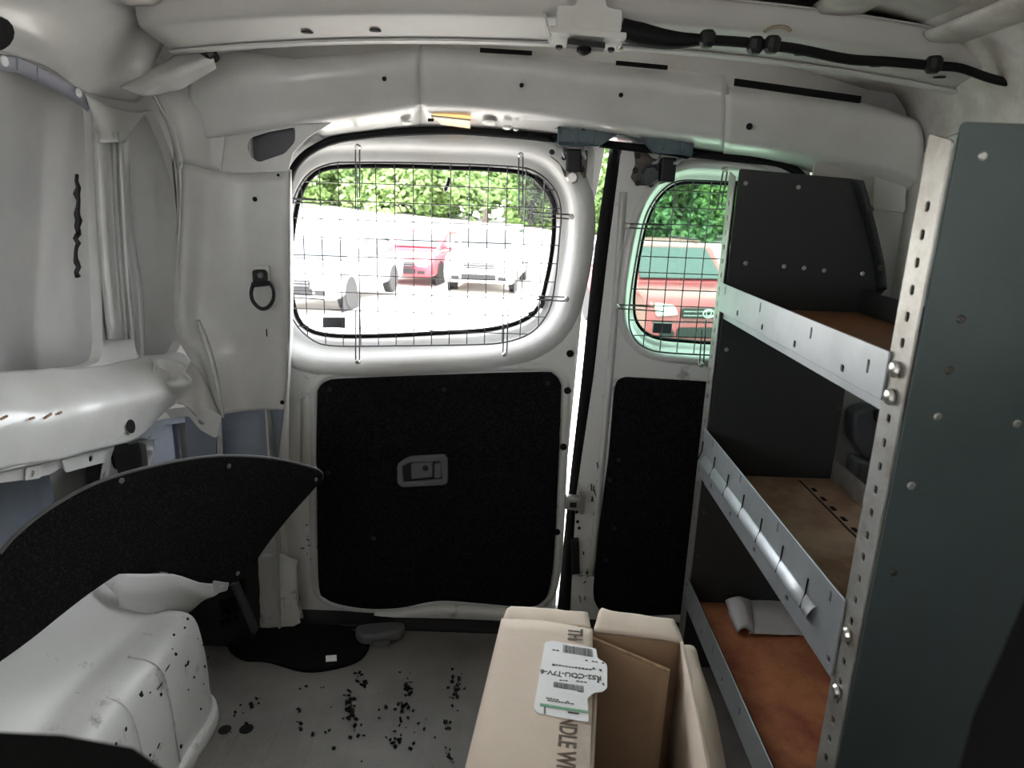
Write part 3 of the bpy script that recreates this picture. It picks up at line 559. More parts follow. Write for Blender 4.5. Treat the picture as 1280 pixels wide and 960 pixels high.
MB().obox(c + Vector((.018, -.006, .002)), (.006, 0, 0), (0, .010, 0), (0, 0, .026)).build('striker_plate', STEELF, d2, bevel=.002)
MB().obox(c + Vector((-.004, -.012, 0)), (.008, 0, 0), (0, .004, 0), (0, 0, .006)).build('striker_slot', BLACKP, d2)

# ---- latches: slate cover on the header, steel latch on each door
def latch(door, ox, mirror, lab):
    s = -1 if mirror else 1; y0 = YD - .035
    def P(dx, dz): return PY(y0, ox + s * dx, dz)
    if not mirror: o = [(697, 156), (770, 163), (772, 168), (748, 184), (697, 182)]
    else: o = [(797, 168), (803, 163), (864, 172), (866, 178), (864, 196), (818, 192)]
    base = PY(1.50, *o[0])
    t = thing('latch_cover', lab, 'latch cover', base, 'latch covers on the header')
    pl = xz(1.505, o)
    plate('cover_shell', rnd(pl, .004), [], .02, MY(1.51), LATCH, t, .004)
    plate('cover_rim', rnd(pl, .004), [offs(rnd(pl, .004), -.006)], .006, MY(1.498), LATCH, t, .001)
    cx = sum(a for a, b in pl) / len(pl); zc = sum(b for a, b in pl) / len(pl)
    for dx in (-.028, .012):
        MB().obox((cx + (dx if not mirror else -dx), 1.497, zc + .002), (.0035, 0, 0), (0, .004, 0), (0, 0, .018)).build('rib', LATCH, t, bevel=.0015)
    disc('cover_bolt', (cx - s * .014, 1.496, zc + .016), (0, -1, 0), .006, .004, RUBBER, t)
    # latch body on the door
    L = empty_child('door_latch', door)
    if not mirror:
        plate('latch_plate', rnd(xz(YD - .006, [(684, 188), (690, 184), (735, 188), (732, 222), (722, 228), (706, 222), (700, 206), (688, 196)]), .004), [], .004, MY(YD - .008), LATCHM, L, .001)
        c = PY(YD - .02, 716, 200)
        MB().box((c.x - .014, YD - .032, c.z - .024), (c.x + .018, YD - .008, c.z + .022)).build('latch_case', BLACKP, L, bevel=.004)
        disc('latch_bolt', PY(YD - .03, 715, 222), (0, -1, 0), .014, .010, CHROME, L, 8)
        for q in ((690, 190), (728, 212), (705, 197)): disc('mount_bolt', PY(YD - .012, *q), (0, -1, 0), .006, .004, BLACKP, L)
        for q in ((704, 188), (729, 190)): MB().tube(path([PY(YD - .03, q[0], q[1] - 6), PY(YD - .045, q[0], q[1] + 2), PY(YD - .03, q[0] + 2, q[1] + 8)], 4), .0035, 7).build('hook', STEEL, L, smooth=True)
    else:
        plate('latch_plate', rnd(xz(YD - .006, [(792, 186), (806, 188), (815, 198), (842, 204), (840, 226), (820, 232), (796, 232), (788, 222), (794, 205)]), .004), [], .004, MY(YD - .008), LATCHM, L, .001)
        c = PY(YD - .02, 833, 212)
        MB().box((c.x - .014, YD - .034, c.z - .026), (c.x + .018, YD - .008, c.z + .024)).build('latch_case', BLACKP, L, bevel=.004)
        MB().lathe(PY(YD - .012, 812, 219), (0, -1, 0), [(.022, 0), (.022, .012), (.016, .018), (0, .018)], 7).build('latch_bolt', DARKG, L)
        for q in ((797, 195), (794, 213), (797, 229), (814, 231)): disc('mount_bolt', PY(YD - .012, *q), (0, -1, 0), .006, .004, BLACKP, L)
        for q in ((822, 200), (848, 200)): MB().tube(path([PY(YD - .03, q[0] + 3, q[1] - 6), PY(YD - .045, q[0], q[1] + 2), PY(YD - .03, q[0] - 6, q[1] + 4)], 4), .0035, 7).build('hook', STEEL, L, smooth=True)
def empty_child(name, parent):
    o = bpy.data.objects.new(name, None); o.empty_display_size = .03; return link(o, parent)
latch(d1, 697, False, 'slate blue latch cover on the header above the wide door')
latch(d2, 866, True, 'slate blue latch cover on the header above the narrow door')

# ---- wire window guards
def inside_spans(poly, c, axis):           # crossings of the line u=c (axis 0) or v=c (axis 1) with the polygon
    out = []; n = len(poly)
    for i in range(n):
        a = poly[i]; b = poly[(i+1) % n]
        if (a[axis] - c) * (b[axis] - c) < 0:
            t = (c - a[axis]) / (b[axis] - a[axis]); out.append(a[1-axis] + (b[1-axis] - a[1-axis]) * t)
    return (min(out), max(out)) if len(out) >= 2 else None
def guard(name, lab, outline, y, vx, hz_, hooks):
    p0 = Vector((sum(a for a, b in outline) / len(outline), y, min(b for a, b in outline)))
    g = thing(name, lab, 'window guard', p0, 'wire guards over the rear windows')
    MB().tube([Vector((a, y, b)) for a, b in outline], .0021, 6, True).build('guard_frame', WIRE, g, smooth=True)
    for x in vx:
        s = inside_spans(outline, x, 0)
        if s and s[1] - s[0] > .02: MB().tube([(x, y + .002, s[0]), (x, y + .002, s[1])], .00125, 6).build('wire', WIRE, g)
    for z in hz_:
        s = inside_spans(outline, z, 1)
        if s and s[1] - s[0] > .02: MB().tube([(s[0], y - .001, z), (s[1], y - .001, z)], .00125, 6).build('wire', WIRE, g)
    for a, b in hooks:                     # doubled wire from a (inner end) to b (bolt)
        A = PY(y, *a); B = PY(y - .006, *b); d = (B - A).normalized(); n_ = Vector((-d.z, 0, d.x)) * .0042
        h = MB().tube(path([A + n_, A.lerp(B, .5) + n_, B + n_ - d * .003, B + d * .002, B - n_ - d * .003, A.lerp(B, .5) - n_ + d * .0, A.lerp(B, .2) - n_], 3), .0016, 6).build('mounting_hook', WIRE, g, smooth=True)
        MB().lathe(B + Vector((0, .012, 0)), (0, -1, 0), [(.0065, 0), (.0065, .013), (.004, .017), (0, .017)], 8).build('hook_bolt', CHROME, h)
    return g
YG = YD - .022
go1 = resample(sm2(xz(YG, [(359, 320), (359, 372), (368, 402), (388, 423), (415, 432), (500, 432), (580, 431), (630, 428), (665, 415), (686, 388), (694, 350), (699, 300), (701, 262), (692, 235), (668, 214), (635, 208), (541, 204), (440, 203), (412, 205), (386, 217), (369, 244), (361, 280)]), 5), 110)
x0 = PY(YG, 380, 320).x; x1 = PY(YG, 676, 335).x; nv = 14
zs = [PY(YG, 530, yy).z for yy in (232, 255, 278, 301, 324, 347, 369, 391, 413)]
guard('window_guard', 'wire mesh guard over the wide left door window', go1, YG, [x0 + (x1 - x0) * i / (nv - 1) for i in range(nv)], zs,
      [((447, 262), (447, 184)), ((651, 268), (651, 194)), ((664, 268), (714, 271)), ((662, 372), (708, 374)), ((447, 372), (447, 452)), ((633, 386), (631, 443)), ((405, 252), (357, 250)), ((405, 372), (357, 369))])
gl = xz(YG, [(922, 228), (880, 226), (850, 226), (832, 234), (815, 254), (804, 280), (795, 325), (788, 370), (786, 395), (788, 412), (796, 427), (812, 437), (835, 441), (892, 444)])
XM2 = .42
go2 = resample(sm2(gl + [(2 * XM2 - a, b) for a, b in reversed(gl) if a < XM2 - .02], 4), 100)
xa = PY(YG, 835, 330).x; stp = PY(YG, 857, 330).x - xa
zs2 = [PY(YG, 850, yy).z for yy in (239, 260, 281, 302, 322, 342, 363, 383, 402, 421)]
guard('window_guard', 'wire mesh guard over the narrow right door window beside the shelving', go2, YG, [xa + stp * i for i in range(-1, 8)], zs2,
      [((897, 268), (907, 212)), ((841, 285), (784, 282)), ((829, 387), (771, 383)), ((880, 400), (877, 456))])
p = PY(YG + .03, 830, 412)
tag(MB().obox((p.x, YD + .03, p.z), (.022, 0, 0), (0, .006, 0), (0, 0, .012)).build('sensor_box', DARKG, d2, bevel=.002), 'small dark box at the foot of the tinted window')

# ================================================================== FITTINGS
# ---- tie-down ring
p = PY(1.468, 325, 346)
t = thing('tie_down_ring', 'black D-ring tie-down bolted to the left rear pillar', 'tie-down ring', p)
plate('white_seat', rnd(xz(1.462, [(314, 333), (336, 332), (337, 358), (317, 360)]), .003), [], .006, MY(1.466), WHITE, t, .002)
plate('ring_bracket', rnd(xz(1.458, [(315, 338), (320, 337), (331, 337), (334, 341), (334, 354), (316, 355)]), .006), [], .006, MY(1.460), BLACKP, t, .002)
disc('bracket_bolt', PY(1.456, 326, 344), (0, -1, 0), .0075, .005, GREYP, t, 6)
MB().tube([PY(1.452, 315, 356), PY(1.452, 338, 354)], .0052, 8).build('hinge_barrel', BLACKP, t)
MB().tube(path([PY(1.45, *q) for q in ((316, 357), (314, 366), (316, 376), (323, 384), (330, 386), (337, 382), (342, 373), (342, 362), (338, 354))], 5), .0042, 8).build('ring', BLACKP, t, smooth=True)
# ---- warm lamp in the header underside
p = PY(1.50, 564, 148)
t = thing('cargo_lamp', 'small cargo lamp glowing warm orange under the rear header', 'lamp', p)
lens = [PY(1.485, 540, 142), PY(1.485, 588, 147), PY(1.525, 588, 157), PY(1.525, 552, 152)]
n_ = (lens[1] - lens[0]).cross(lens[3] - lens[0]).normalized(); n_ = n_ if n_.y < 0 else -n_
mesh('lamp_lens', [q + n_ * .006 for q in lens] + [q - n_ * .004 for q in lens], [(0,1,2,3), (7,6,5,4), (0,4,5,1), (1,5,6,2), (2,6,7,3), (3,7,4,0)], GLOW, t, bevel=.002)
MB().tube([q + n_ * .005 for q in lens], .0022, 6, True).build('lamp_bezel', WHITE, t)
MB().tube([PY(1.49, 535, 150), PY(1.49, 542, 150)], .003, 8).build('lamp_switch', RUBBER, t)
# ---- bracket with lamp socket on the bow
t = thing('roof_bracket', 'white sheet metal bracket screwed under the roof bow', 'bracket', PY(1.2, 735, 45))
yb = 1.19
plate('back_plate', rnd(xz(yb, [(697, 7), (720, 7), (722, -12), (756, -12), (758, 9), (778, 13), (776, 49), (694, 41)]), .005), [], .003, MY(yb), WHITE, t, .001)
tr = [PY(yb - .008, 687, 40), PY(yb - .008, 783, 49), PY(yb + .06, 772, 64), PY(yb + .06, 686, 55)]
mesh('tray', tr + [q + Vector((0, 0, .010)) for q in tr], [(0,3,2,1), (4,5,6,7), (0,1,5,4), (1,2,6,5), (2,3,7,6), (3,0,4,7)], WHITE, t, bevel=.002)
for s_, (a, b) in (('l', ((680, 14), (688, 44))), ('r', ((784, 40), (776, 56)))):
    A = PY(yb + .03, *a); B = PY(yb - .004, *b)
    mesh('side_gusset', [A, B, B + Vector((0, .05, 0)), A + Vector((0, .01, .0))], [(0, 1, 2, 3)], WHITE, t, solid=.003)
a = PY(yb + .02, 732, 55)
MB().obox(a + Vector((0, 0, -.002)), (.030, 0, -.002), (0, .014, 0), (0, 0, .004)).build('socket_slot', BLACKP, t)
MB().lathe(a + Vector((-.002, 0, -.006)), (0, 0, -1), [(.012, 0), (.012, .006), (.006, .010), (0, .012)], 10).build('socket_knob', RUBBER, t)
for q in ((699, 56), (764, 59), (775, 58)): disc('bracket_screw', PY(yb + .03, *q) + Vector((0, 0, -.002)), (0, -.2, -1), .006, .005, BLACKP if q[0] < 770 else CHROME, t)
# ---- wiring harness along the bow
t = thing('wiring_harness', 'black taped wiring harness clipped along the roof bow', 'cable', PY(1.2, 1000, 60))
hp = [(776, 36), (800, 43), (840, 50), (882, 50), (930, 53), (965, 57), (1000, 62), (1060, 74), (1110, 77), (1165, 82), (1200, 85), (1235, 97), (1262, 103), (1300, 106), (1360, 112)]
hr = [.016, .018, .014, .008, .008, .008, .008, .008, .0075, .0075, .007, .007, .007, .007, .007]
pth = path([PY(1.20, *q) for q in hp], 5); rr = []
for i in range(len(pth)):
    f = i / 5; k = min(int(f), len(hr) - 2); rr.append(hr[k] + (hr[k+1] - hr[k]) * (f - k))
MB().tube(pth, rr, 8).build('cable', RUBBER, t, smooth=True)
for q in ((883, 50), (964, 57), (1165, 82), (943, 58)):
    MB().lathe(PY(1.20, *q) + Vector((0, -.004, 0)), (0, 0, -1), [(.009, -.013), (.013, -.008), (.013, .006), (.008, .012), (0, .013)], 10).build('clip', BLACKP, t)
MB().tube(path([PY(1.21, *q) for q in ((955, 40), (963, 35), (975, 33), (985, 36), (988, 40))], 4), .003, 6).build('beige_wire_loop', mat('beige_wire', (.35, .30, .22), .6), t, smooth=True)

# ================================================================== LOOSE CARPETED TRIM PANEL
a_, b_ = (-.70, .83), (-.41, 1.38)
dirv = Vector((b_[0] - a_[0], b_[1] - a_[1], 0)).normalized(); nrm = Vector((dirv.y, -dirv.x, 0))
po = [(-70, 770), (0, 692), (20, 669), (60, 637), (120, 604), (190, 583), (250, 572), (290, 570), (340, 573), (385, 583), (401, 590), (402, 599), (390, 613), (365, 641), (338, 674), (314, 708), (300, 724), (285, 728), (250, 722), (200, 714), (160, 712), (120, 735), (80, 765), (40, 797), (0, 826), (-70, 872)]
M_ = Matrix(((dirv.x, 0, nrm.x, a_[0]), (dirv.y, 0, nrm.y, a_[1]), (0, 1, 0, 0), (0, 0, 0, 1)))
uv = []
for q in po:
    w_ = PV(a_, b_, *q); uv.append(((w_ - Vector((a_[0], a_[1], 0))).dot(dirv), w_.z))
t = thing('trim_panel', 'loose black carpeted side trim panel leaning over the wheel arch', 'trim panel', PV(a_, b_, 200, 714))
cp3 = plate('carpet_board', sm2(uv, 4), [], .008, M_, CARPETG, t, .003)
for q in ((393, 599), (284, 545 + 37), (295, 716), (150, 600)):
    w_ = PV(a_, b_, *q); disc('panel_clip', w_ + nrm * .004, nrm, .0045, .002, GREYP, t)
MB().tube([M_ @ q for q in path([Vector((u, v, 0)) for u, v in uv[1:12]], 4)], .0032, 6).build('worn_edge', mat('worn_grey_edge', (.10, .10, .10), .9), t, smooth=True)

# ---- black vent grille behind the arch
c0 = Q(1.40, 290, 760)
t = thing('air_vent', 'black slotted vent frame in the corner below the trim panel', 'vent', c0)
vo = [(262, 742), (296, 728), (318, 788), (286, 800), (262, 790)]
plate('vent_frame', rnd(xz(1.40, vo), .004), [rnd(xz(1.40, [(275 + 8*i, 750 + 12*j - 3*i), (281 + 8*i, 748 + 12*j - 3*i), (284 + 8*i, 756 + 12*j - 3*i), (278 + 8*i, 758 + 12*j - 3*i)]), .001) for i in range(3) for j in range(3)], .012, MY(1.40), BLACKP, t, .002)
MB().obox(Q(1.385, 306, 758), (.005, 0, 0), (0, .012, 0), (.020, 0, -.062)).build('vent_post', DARKG, t, bevel=.002)
MB().box((-.78, 1.41, 0), (-.60, 1.50, .20)).build('vent_box', BLACKP, t, bevel=.006)
# ---- floor bits
t = thing('floor_cloth', 'flat black cloth lying on the floor below the wide door', 'cloth', PZ(0, 410, 810))
fo = [PZ(.006, *q) for q in ((285, 800), (330, 772), (400, 775), (440, 788), (462, 800), (452, 822), (420, 834), (380, 838), (335, 826), (300, 822))]
plate('cloth', sm2([(p.x, p.y) for p in fo], 4), [], .012, MZ(.004), CARPETG, t, .004)
MB().obox(PZ(.014, 414, 823), (.012, .002, 0), (-.003, .010, 0), (0, 0, .001)).build('white_tag', PAPER, t)
t = thing('plastic_cover', 'dull grey plastic cover piece under the wide door', 'cover', PZ(0, 474, 796))
plate('cover', sm2([(p.x, p.y) for p in (PZ(.02, *q) for q in ((448, 786), (500, 782), (502, 792), (480, 798), (452, 800)))], 4), [], .03, MZ(.018), GREYP, t, .008)
MB().obox(PZ(.01, 477, 804), (.02, 0, 0), (0, .008, 0), (0, 0, .006)).build('tab', GREYP, t, bevel=.002)
# crumbs of dirt and broken glass nobody could count
cb = MB(); cl = [(245, 880, 4, 4, 3), (290, 912, 4, 3, 1), (437, 884, 7, 18, 42), (448, 848, 6, 8, 10), (455, 855, 5, 5, 6), (510, 862, 5, 14, 20), (504, 882, 7, 8, 12), (494, 930, 8, 10, 8), (500, 915, 4, 10, 5), (570, 862, 7, 16, 24), (560, 905, 6, 8, 6), (562, 940, 4, 12, 9), (578, 852, 4, 8, 5), (390, 860, 12, 6, 4), (375, 890, 4, 3, 2), (373, 913, 3, 3, 2), (318, 880, 12, 10, 5), (300, 892, 8, 10, 5), (480, 900, 90, 50, 40)]
for (x, y, sx, sy, n) in cl:
    for i in range(n):
        p = PZ(.002, x + random.gauss(0, sx * .6), y + random.gauss(0, sy * .6)); s = random.uniform(.0010, .0036)
        ax = random.random() * 6.28; u = Vector((math.cos(ax), math.sin(ax), .3)).normalized(); w = u.orthogonal().normalized()
        cb.obox(p + Vector((0, 0, s * .4)), u * s, w * s * random.uniform(.5, 1), u.cross(w) * s * random.uniform(.4, .9))
tag(cb.build('debris_crumbs', RUBBER), 'black crumbs of debris scattered over the grey floor', 'debris', None, 'stuff')
for q, r_, lab in (((281, 912), .013, 'left one of two round black drips on the floor beside the wheel arch'), ((308, 911), .014, 'right one of two round black drips on the floor beside the wheel arch')):
    p = PZ(.001, *q); o = MB().lathe(p, (0, 0, 1), [(r_, 0), (r_ * .9, .001), (0, .002)], 14).build('oil_drip', RUBBER); tag(o, lab, 'drip', 'round drips on the floor')

# ================================================================== SHELVING UNIT
SX, Y0, Y1, SD = .42, .71, 1.40, .27
t = thing('shelving_unit', 'grey steel three-shelf van shelving unit against the right wall', 'shelving', (SX + .15, 1.05, 0))
# end panels
fpo = rnd([(SX, .0), (.78, .0), (.78, .90), (.72, 1.137), (SX + .004, 1.137)], .006)
ep = plate('end_panel', fpo, [], .004, MY(Y0), ENDP, t, .001, label='dark green grey end panel nearest the camera')
rpo = rnd([(SX, .0), (.70, .0), (.70, .84)] + xz(Y1, [(1107, 362), (1104, 325), (1085, 250), (1077, 226), (1070, 224)]) + [(SX + .006, PY(Y1, 930, 211).z)], .006)
ep2 = plate('end_panel', rpo, [], .004, MY(Y1), ENDB, t, .001, label='black end panel beside the rear doors')
# post flanges with punched holes
def post(y0, y1, m, z1):
    hs = [rrect((y0 + y1) / 2, z, .007, .010, .003) for z in [.06 + .0285 * i for i in range(int((z1 - .09) / .0285))]]
    return plate('post', rnd([(y0, 0), (y1, 0), (y1, z1), (y0, z1 - .01)], .004), hs, .003, MX(SX), m, t, .0008)
post(Y0, Y0 + .042, STEELF, 1.13); post(Y1, Y1 + .038, STEELF, 1.118)
MB().box((SX + .003, Y0 + .03, 0), (SX + .006, Y0 + .044, 1.12)).build('post_lining', RUBBER, t)
MB().box((SX + .003, Y1 + .004, 0), (SX + .006, Y1 + .034, 1.10)).build('post_lining', RUBBER, t)
# folded back flange of the rear panel with bolts
patch('rear_flange', [[PY(Y1 - .004, 1064, 224), PY(Y1 - .004, 1076, 262), PY(Y1 - .004, 1092, 325), PY(Y1 - .004, 1096, 365)], [PY(Y1 - .03, 1079, 226), PY(Y1 - .03, 1088, 258), PY(Y1 - .03, 1104, 325), PY(Y1 - .03, 1108, 362)]], ENDB, t, 4, 2, .003)
for q in ((1087, 262), (1100, 334), (1098, 374)):
    disc('flange_bolt', PY(Y1 - .03, *q), (.3, -1, 0), .007, .006, LATCHM, t, 8)
# rivets; bright discs also stand in for light through the panel holes
for q in ((932, 229), (998, 234), (1057, 239), (932, 329), (980, 333), (1005, 335), (1030, 338), (1078, 342), (908, 437), (1050, 510)):
    disc('rivet_and_hole_light', PY(Y1 - .002, *q), (0, -1, 0), .0045, .002, CHROME if q[0] not in (1057, 1050) else LATCHM, t, 10)
for q in ((898, 497), (880, 640), (872, 695), (860, 730), (958, 745), (914, 742)):
    disc('rivet_and_hole_light', PY(Y1 - .002, *q), (0, -1, 0), .0035, .002, LATCHM, t, 8)
for q, m_ in (((1228, 195), STEELF), ((1201, 399), LATCHM), ((1172, 521), CHROME), ((1271, 530), CHROME), ((1139, 607), STEELF), ((1117, 716), LATCHM), ((1186, 463), LATCHM)):
    disc('rivet_and_hole_light', PY(Y0 - .002, *q), (0, -1, 0), .0046, .002, m_, t, 12)
# shelves: board + front rail
def zat(px, py): return PX(SX, px, py).z
def rail(zt, zb, ridge, slots_hi, slots_lo):
    hs = [rrect(y, z, .005, .016, .002) for y, z in slots_hi] + [rrect(y, z, .009, .009, .003) for y, z in slots_lo]
    r_ = plate('front_rail', rnd([(Y0 + .036, zb), (Y1 + .002, zb), (Y1 + .002, zt), (Y0 + .036, zt)], .003), hs, .003, MX(SX - .004), STEEL, t, .0008)
    MB().box((SX - .0015, Y0 + .04, zb + .004), (SX + .0005, Y1, zt - .004)).build('rail_lining', RUBBER, r_)
    if ridge:
        prof = [(-.006, ridge + .016), (-.012, ridge + .010), (-.0165, ridge), (-.012, ridge - .008), (-.006, ridge - .012)]
        patch('rolled_ridge', [[Vector((SX + dx, y, z)) for y in (Y0 + .10, 1.0, Y1 - .03)] for dx, z in prof], STEEL, r_, 2, 3, .001)
        for y in [Y0 + .12 + .092 * i for i in range(7)]:
            MB().tube([(SX - .0066, y + .012, zt - .028), (SX - .0075, y + .012, ridge + .016), (SX - .0175, y, ridge + .001)], .0012, 6).build('label_slot_line', RUBBER, r_)
    return r_
z1t, z1b = .902, .846
z2t, z2b = .592, .483
z3t, z3b = .232, .165
rail(z1t, z1b, None, [(Y0 + .075, .876), (Y0 + .24, .884), (Y0 + .45, .888), (Y0 + .655, .890)], [(Y0 + .135, .859), (Y0 + .29, .858), (Y0 + .43, .858), (Y0 + .565, .860)])
rail(z2t, z2b, .526, [(Y0 + .07, .575), (Y0 + .255, .578), (Y0 + .44, .580), (Y0 + .62, .582)], [(Y0 + .05, .498), (Y0 + .19, .497), (Y0 + .335, .497), (Y0 + .47, .497), (Y0 + .60, .498)])
rail(z3t, z3b, None, [(Y0 + .30, .205), (Y0 + .47, .206)], [(Y0 + .18, .185), (Y0 + .40, .19), (Y0 + .55, .19)])
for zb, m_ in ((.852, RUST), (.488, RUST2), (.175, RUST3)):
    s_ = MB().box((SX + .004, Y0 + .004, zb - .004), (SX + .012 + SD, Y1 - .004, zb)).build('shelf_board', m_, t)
    MB().box((SX + SD + .008, Y0 + .004, zb), (SX + SD + .011, Y1 - .004, zb + .045)).build('back_lip', STEELF if zb < .8 else ENDB, s_)
    MB().box((SX + .006, Y0 + .004, zb - .022), (SX + .010, Y1 - .004, zb - .004)).build('front_edge', STEEL, s_)
# row of punched dividers slots along the middle shelf
for i in range(13):
    MB().obox((SX + SD - .055, Y0 + .08 + i * .045, .489), (.004, 0, 0), (0, .008, 0), (0, 0, .0008)).build('divider_slot', RUBBER, t)
MB().tube([(SX + SD - .066, Y0 + .02, .4885), (SX + SD - .066, Y1 - .02, .4885)], .0016, 6).build('board_joint', RUBBER, t)
# carriage bolts at the near post
for z in (.886, .855, .555, .474, .215):
    MB().lathe((SX - .004, Y0 + .020, z), (-1, 0, 0), [(.0095, 0), (.0095, .002), (.007, .005), (0, .0065)], 12).build('carriage_bolt', CHROME, t)
for z in (.880, .858, .57, .50):
    MB().lathe((SX - .001, Y1 + .016, z), (-1, 0, 0), [(.006, 0), (.006, .002), (0, .004)], 10).build('carriage_bolt', STEELF, t)
# ---- folded paper on the lowest shelf
c = PZ(.19, 955, 775)
t = thing('folded_paper', 'rolled white paper sheet lying on the lowest shelf', 'paper', (c.x, c.y, .175))
zb = .178
def pz(x, y, z): p = PZ(z, x, y); return p
patch('paper_sheet', [[pz(930, 747, zb + .004), pz(975, 749, zb + .004), pz(1035, 757, zb + .004)], [pz(940, 770, zb + .010), pz(980, 768, zb + .008), pz(1035, 772, zb + .006)], [pz(936, 792, zb + .003), pz(980, 793, zb + .003), pz(1035, 796, zb + .003)]], PAPER, t, 4, 4, .0015, .002, 30)
patch('paper_roll', [[pz(908, 752, zb), pz(912, 770, zb), pz(922, 792, zb)], [pz(908, 749, zb + .022), pz(916, 768, zb + .020), pz(924, 788, zb + .016)], [pz(922, 746, zb + .030), pz(930, 762, zb + .028), pz(932, 784, zb + .020)], [pz(938, 750, zb + .016), pz(940, 770, zb + .014), pz(944, 792, zb + .008)]], PAPER, t, 4, 4, .0015, .002, 40)
# ---- black plastic housing on the wall behind the shelving
hb = [(1062, 512), (1082, 505), (1108, 510), (1125, 520), (1140, 575), (1075, 570), (1060, 545)]
t = thing('plastic_housing', 'dark grey plastic housing on the wall behind the shelving', 'housing', PY(1.46, 1095, 570))
plate('housing_shell', rnd(xz(1.46, hb), .012), [], .05, MY(1.46), DARKG, t, .008)
plate('finger_recess', rnd(xz(1.43, [(1093, 512), (1108, 510), (1118, 530), (1104, 534), (1093, 526)]), .005), [], .008, MY(1.432), BLACKP, t, .002)
plate('lower_ledge', rnd(xz(1.45, [(1066, 570), (1140, 585), (1130, 640), (1062, 600)]), .01), [], .06, MY(1.45), GREYP, t, .008)

# ================================================================== CARDBOARD BOX
BO = Vector((0.0, .889, 0)); bd = Vector((-.118, -.993, 0)).normalized(); bu = Vector((-bd.y, bd.x, 0)); BH = .45; BWd, BDp = .258, .46
def B(s, w, z): return BO + bu * s + bd * w + Vector((0, 0, z))
def sheet(name, q, m, parent, th=.004, label=None, m2=None, dent=0):
    g = [[q[0], q[1]], [q[3], q[2]]]
    return patch(name, g, m, parent, 5, 5, th, dent, 14, label)
t = thing('cardboard_box', 'open brown cardboard box with a white shipping label on its flap', 'box', B(.13, .23, 0))
sheet('left_wall', [B(0, 0, 0), B(0, BDp, 0), B(0, BDp, BH), B(0, 0, BH)], CARD, t)
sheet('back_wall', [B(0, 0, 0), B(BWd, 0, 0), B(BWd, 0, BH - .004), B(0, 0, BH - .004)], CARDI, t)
sheet('right_wall', [B(BWd, 0, 0), B(BWd + .004, BDp, 0), B(BWd + .004, BDp, BH - .002), B(BWd, 0, BH - .004)], CARD, t, dent=.004)
sheet('front_wall', [B(0, BDp, 0), B(BWd, BDp, 0), B(BWd, BDp, BH), B(0, BDp, BH)], CARD, t)
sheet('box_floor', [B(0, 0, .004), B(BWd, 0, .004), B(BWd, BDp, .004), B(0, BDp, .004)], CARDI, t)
fl_ = patch('closed_flap', [[B(-.003, .002, BH + .003), B(.06, .001, BH + .006), B(.130, .006, BH + .004)], [B(-.003, .15, BH + .003), B(.06, .15, BH + .008), B(.132, .15, BH + .006)], [B(-.003, .30, BH + .003), B(.06, .30, BH + .008), B(.130, .30, BH + .006)], [B(-.003, BDp, BH + .003), B(.06, BDp, BH + .006), B(.130, BDp, BH + .004)]], CARD, t, 4, 4, .004)
MB().tube(path([B(-.004, .001, BH + .002), B(.03, .0, BH + .003), B(.07, .002, BH + .002), B(.10, .004, BH + .004), B(.13, .003, BH + .004)], 6), [.0022 + .0012 * math.sin(i * 2.3) for i in range(25)], 6).build('torn_fold', CARDE, t)
for fs in (((-.002, BH + .001), (.06, BH + .003), (.128, BH + .002)), ((.132, BH + .001), (.19, BH - .001), (BWd, BH - .004))):
    k_ = 1 if fs[0][0] < 0 else 1.5
    patch('back_flap', [[B(s_, .002, z_) for s_, z_ in fs], [B(s_ + (.004 if i_ == 0 else -.003 if i_ == 2 else 0), -.016 * k_, z_ + .003 * k_) for i_, (s_, z_) in enumerate(fs)], [B(s_ + (.010 if i_ == 0 else -.006 if i_ == 2 else 0), -.033 * k_, z_ + .002) for i_, (s_, z_) in enumerate(fs)]], CARD, t, 5, 3, .004, .003, 34)
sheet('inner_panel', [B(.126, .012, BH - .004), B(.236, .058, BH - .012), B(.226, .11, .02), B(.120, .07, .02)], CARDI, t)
MB().tube([B(.126, .012, BH - .003), B(.236, .058, BH - .011)], .0025, 6).build('panel_edge', CARDE, t)
sheet('folded_side_flap', [B(.136, .11, BH - .01), B(.128, BDp, BH - .01), B(.118, BDp, .26), B(.128, .11, .26)], CARD, t)
MB().tube([B(.136, .11, BH - .008), B(.128, BDp, BH - .008)], .0032, 6).build('flap_edge', CARD, t)
patch('right_flap', [[B(BWd, .01, BH - .003), B(BWd + .002, .13, BH - .002), B(BWd + .004, .28, BH - .004), B(BWd + .004, BDp, BH - .004)], [B(BWd + .016, .0, BH - .012), B(BWd + .024, .12, BH - .016), B(BWd + .020, .27, BH - .03), B(BWd + .03, BDp, BH - .03)], [B(BWd + .028, .0, BH - .05), B(BWd + .044, .12, BH - .075), B(BWd + .036, .27, BH - .085), B(BWd + .05, BDp, BH - .085)]], CARD, t, 5, 5, .004, .003, 20)
MB().tube(path([B(BWd - .001, .004, BH - .002), B(BWd + .001, .13, BH), B(BWd + .003, .28, BH - .002), B(BWd + .004, BDp, BH - .002)], 4), .0028, 6).build('fold_edge', CARD, t)
def MT(s, w, z, sx=1, flip=False):         # text frame lying on the flap
    ax, ay = (bd, bu) if not flip else (-bu, bd)
    o = B(s, w, z); return Matrix(((ax.x * sx, ay.x, 0, o.x), (ax.y * sx, ay.y, 0, o.y), (0, 0, 1, o.z), (0, 0, 0, 1)))
def sw(px, py, z): p = PZ(z, px, py) - BO; return p.dot(bu), p.dot(bd)
s0, w0 = sw(711, 786, BH + .008); text('printed_text', 'TH', .029, MT(s0, w0, BH + .0092, .70), INK, fl_)
s0, w0 = sw(701, 896, BH + .008); text('printed_text', 'NDLE WITH', .029, MT(s0, w0, BH + .0096, .66), INK, fl_)
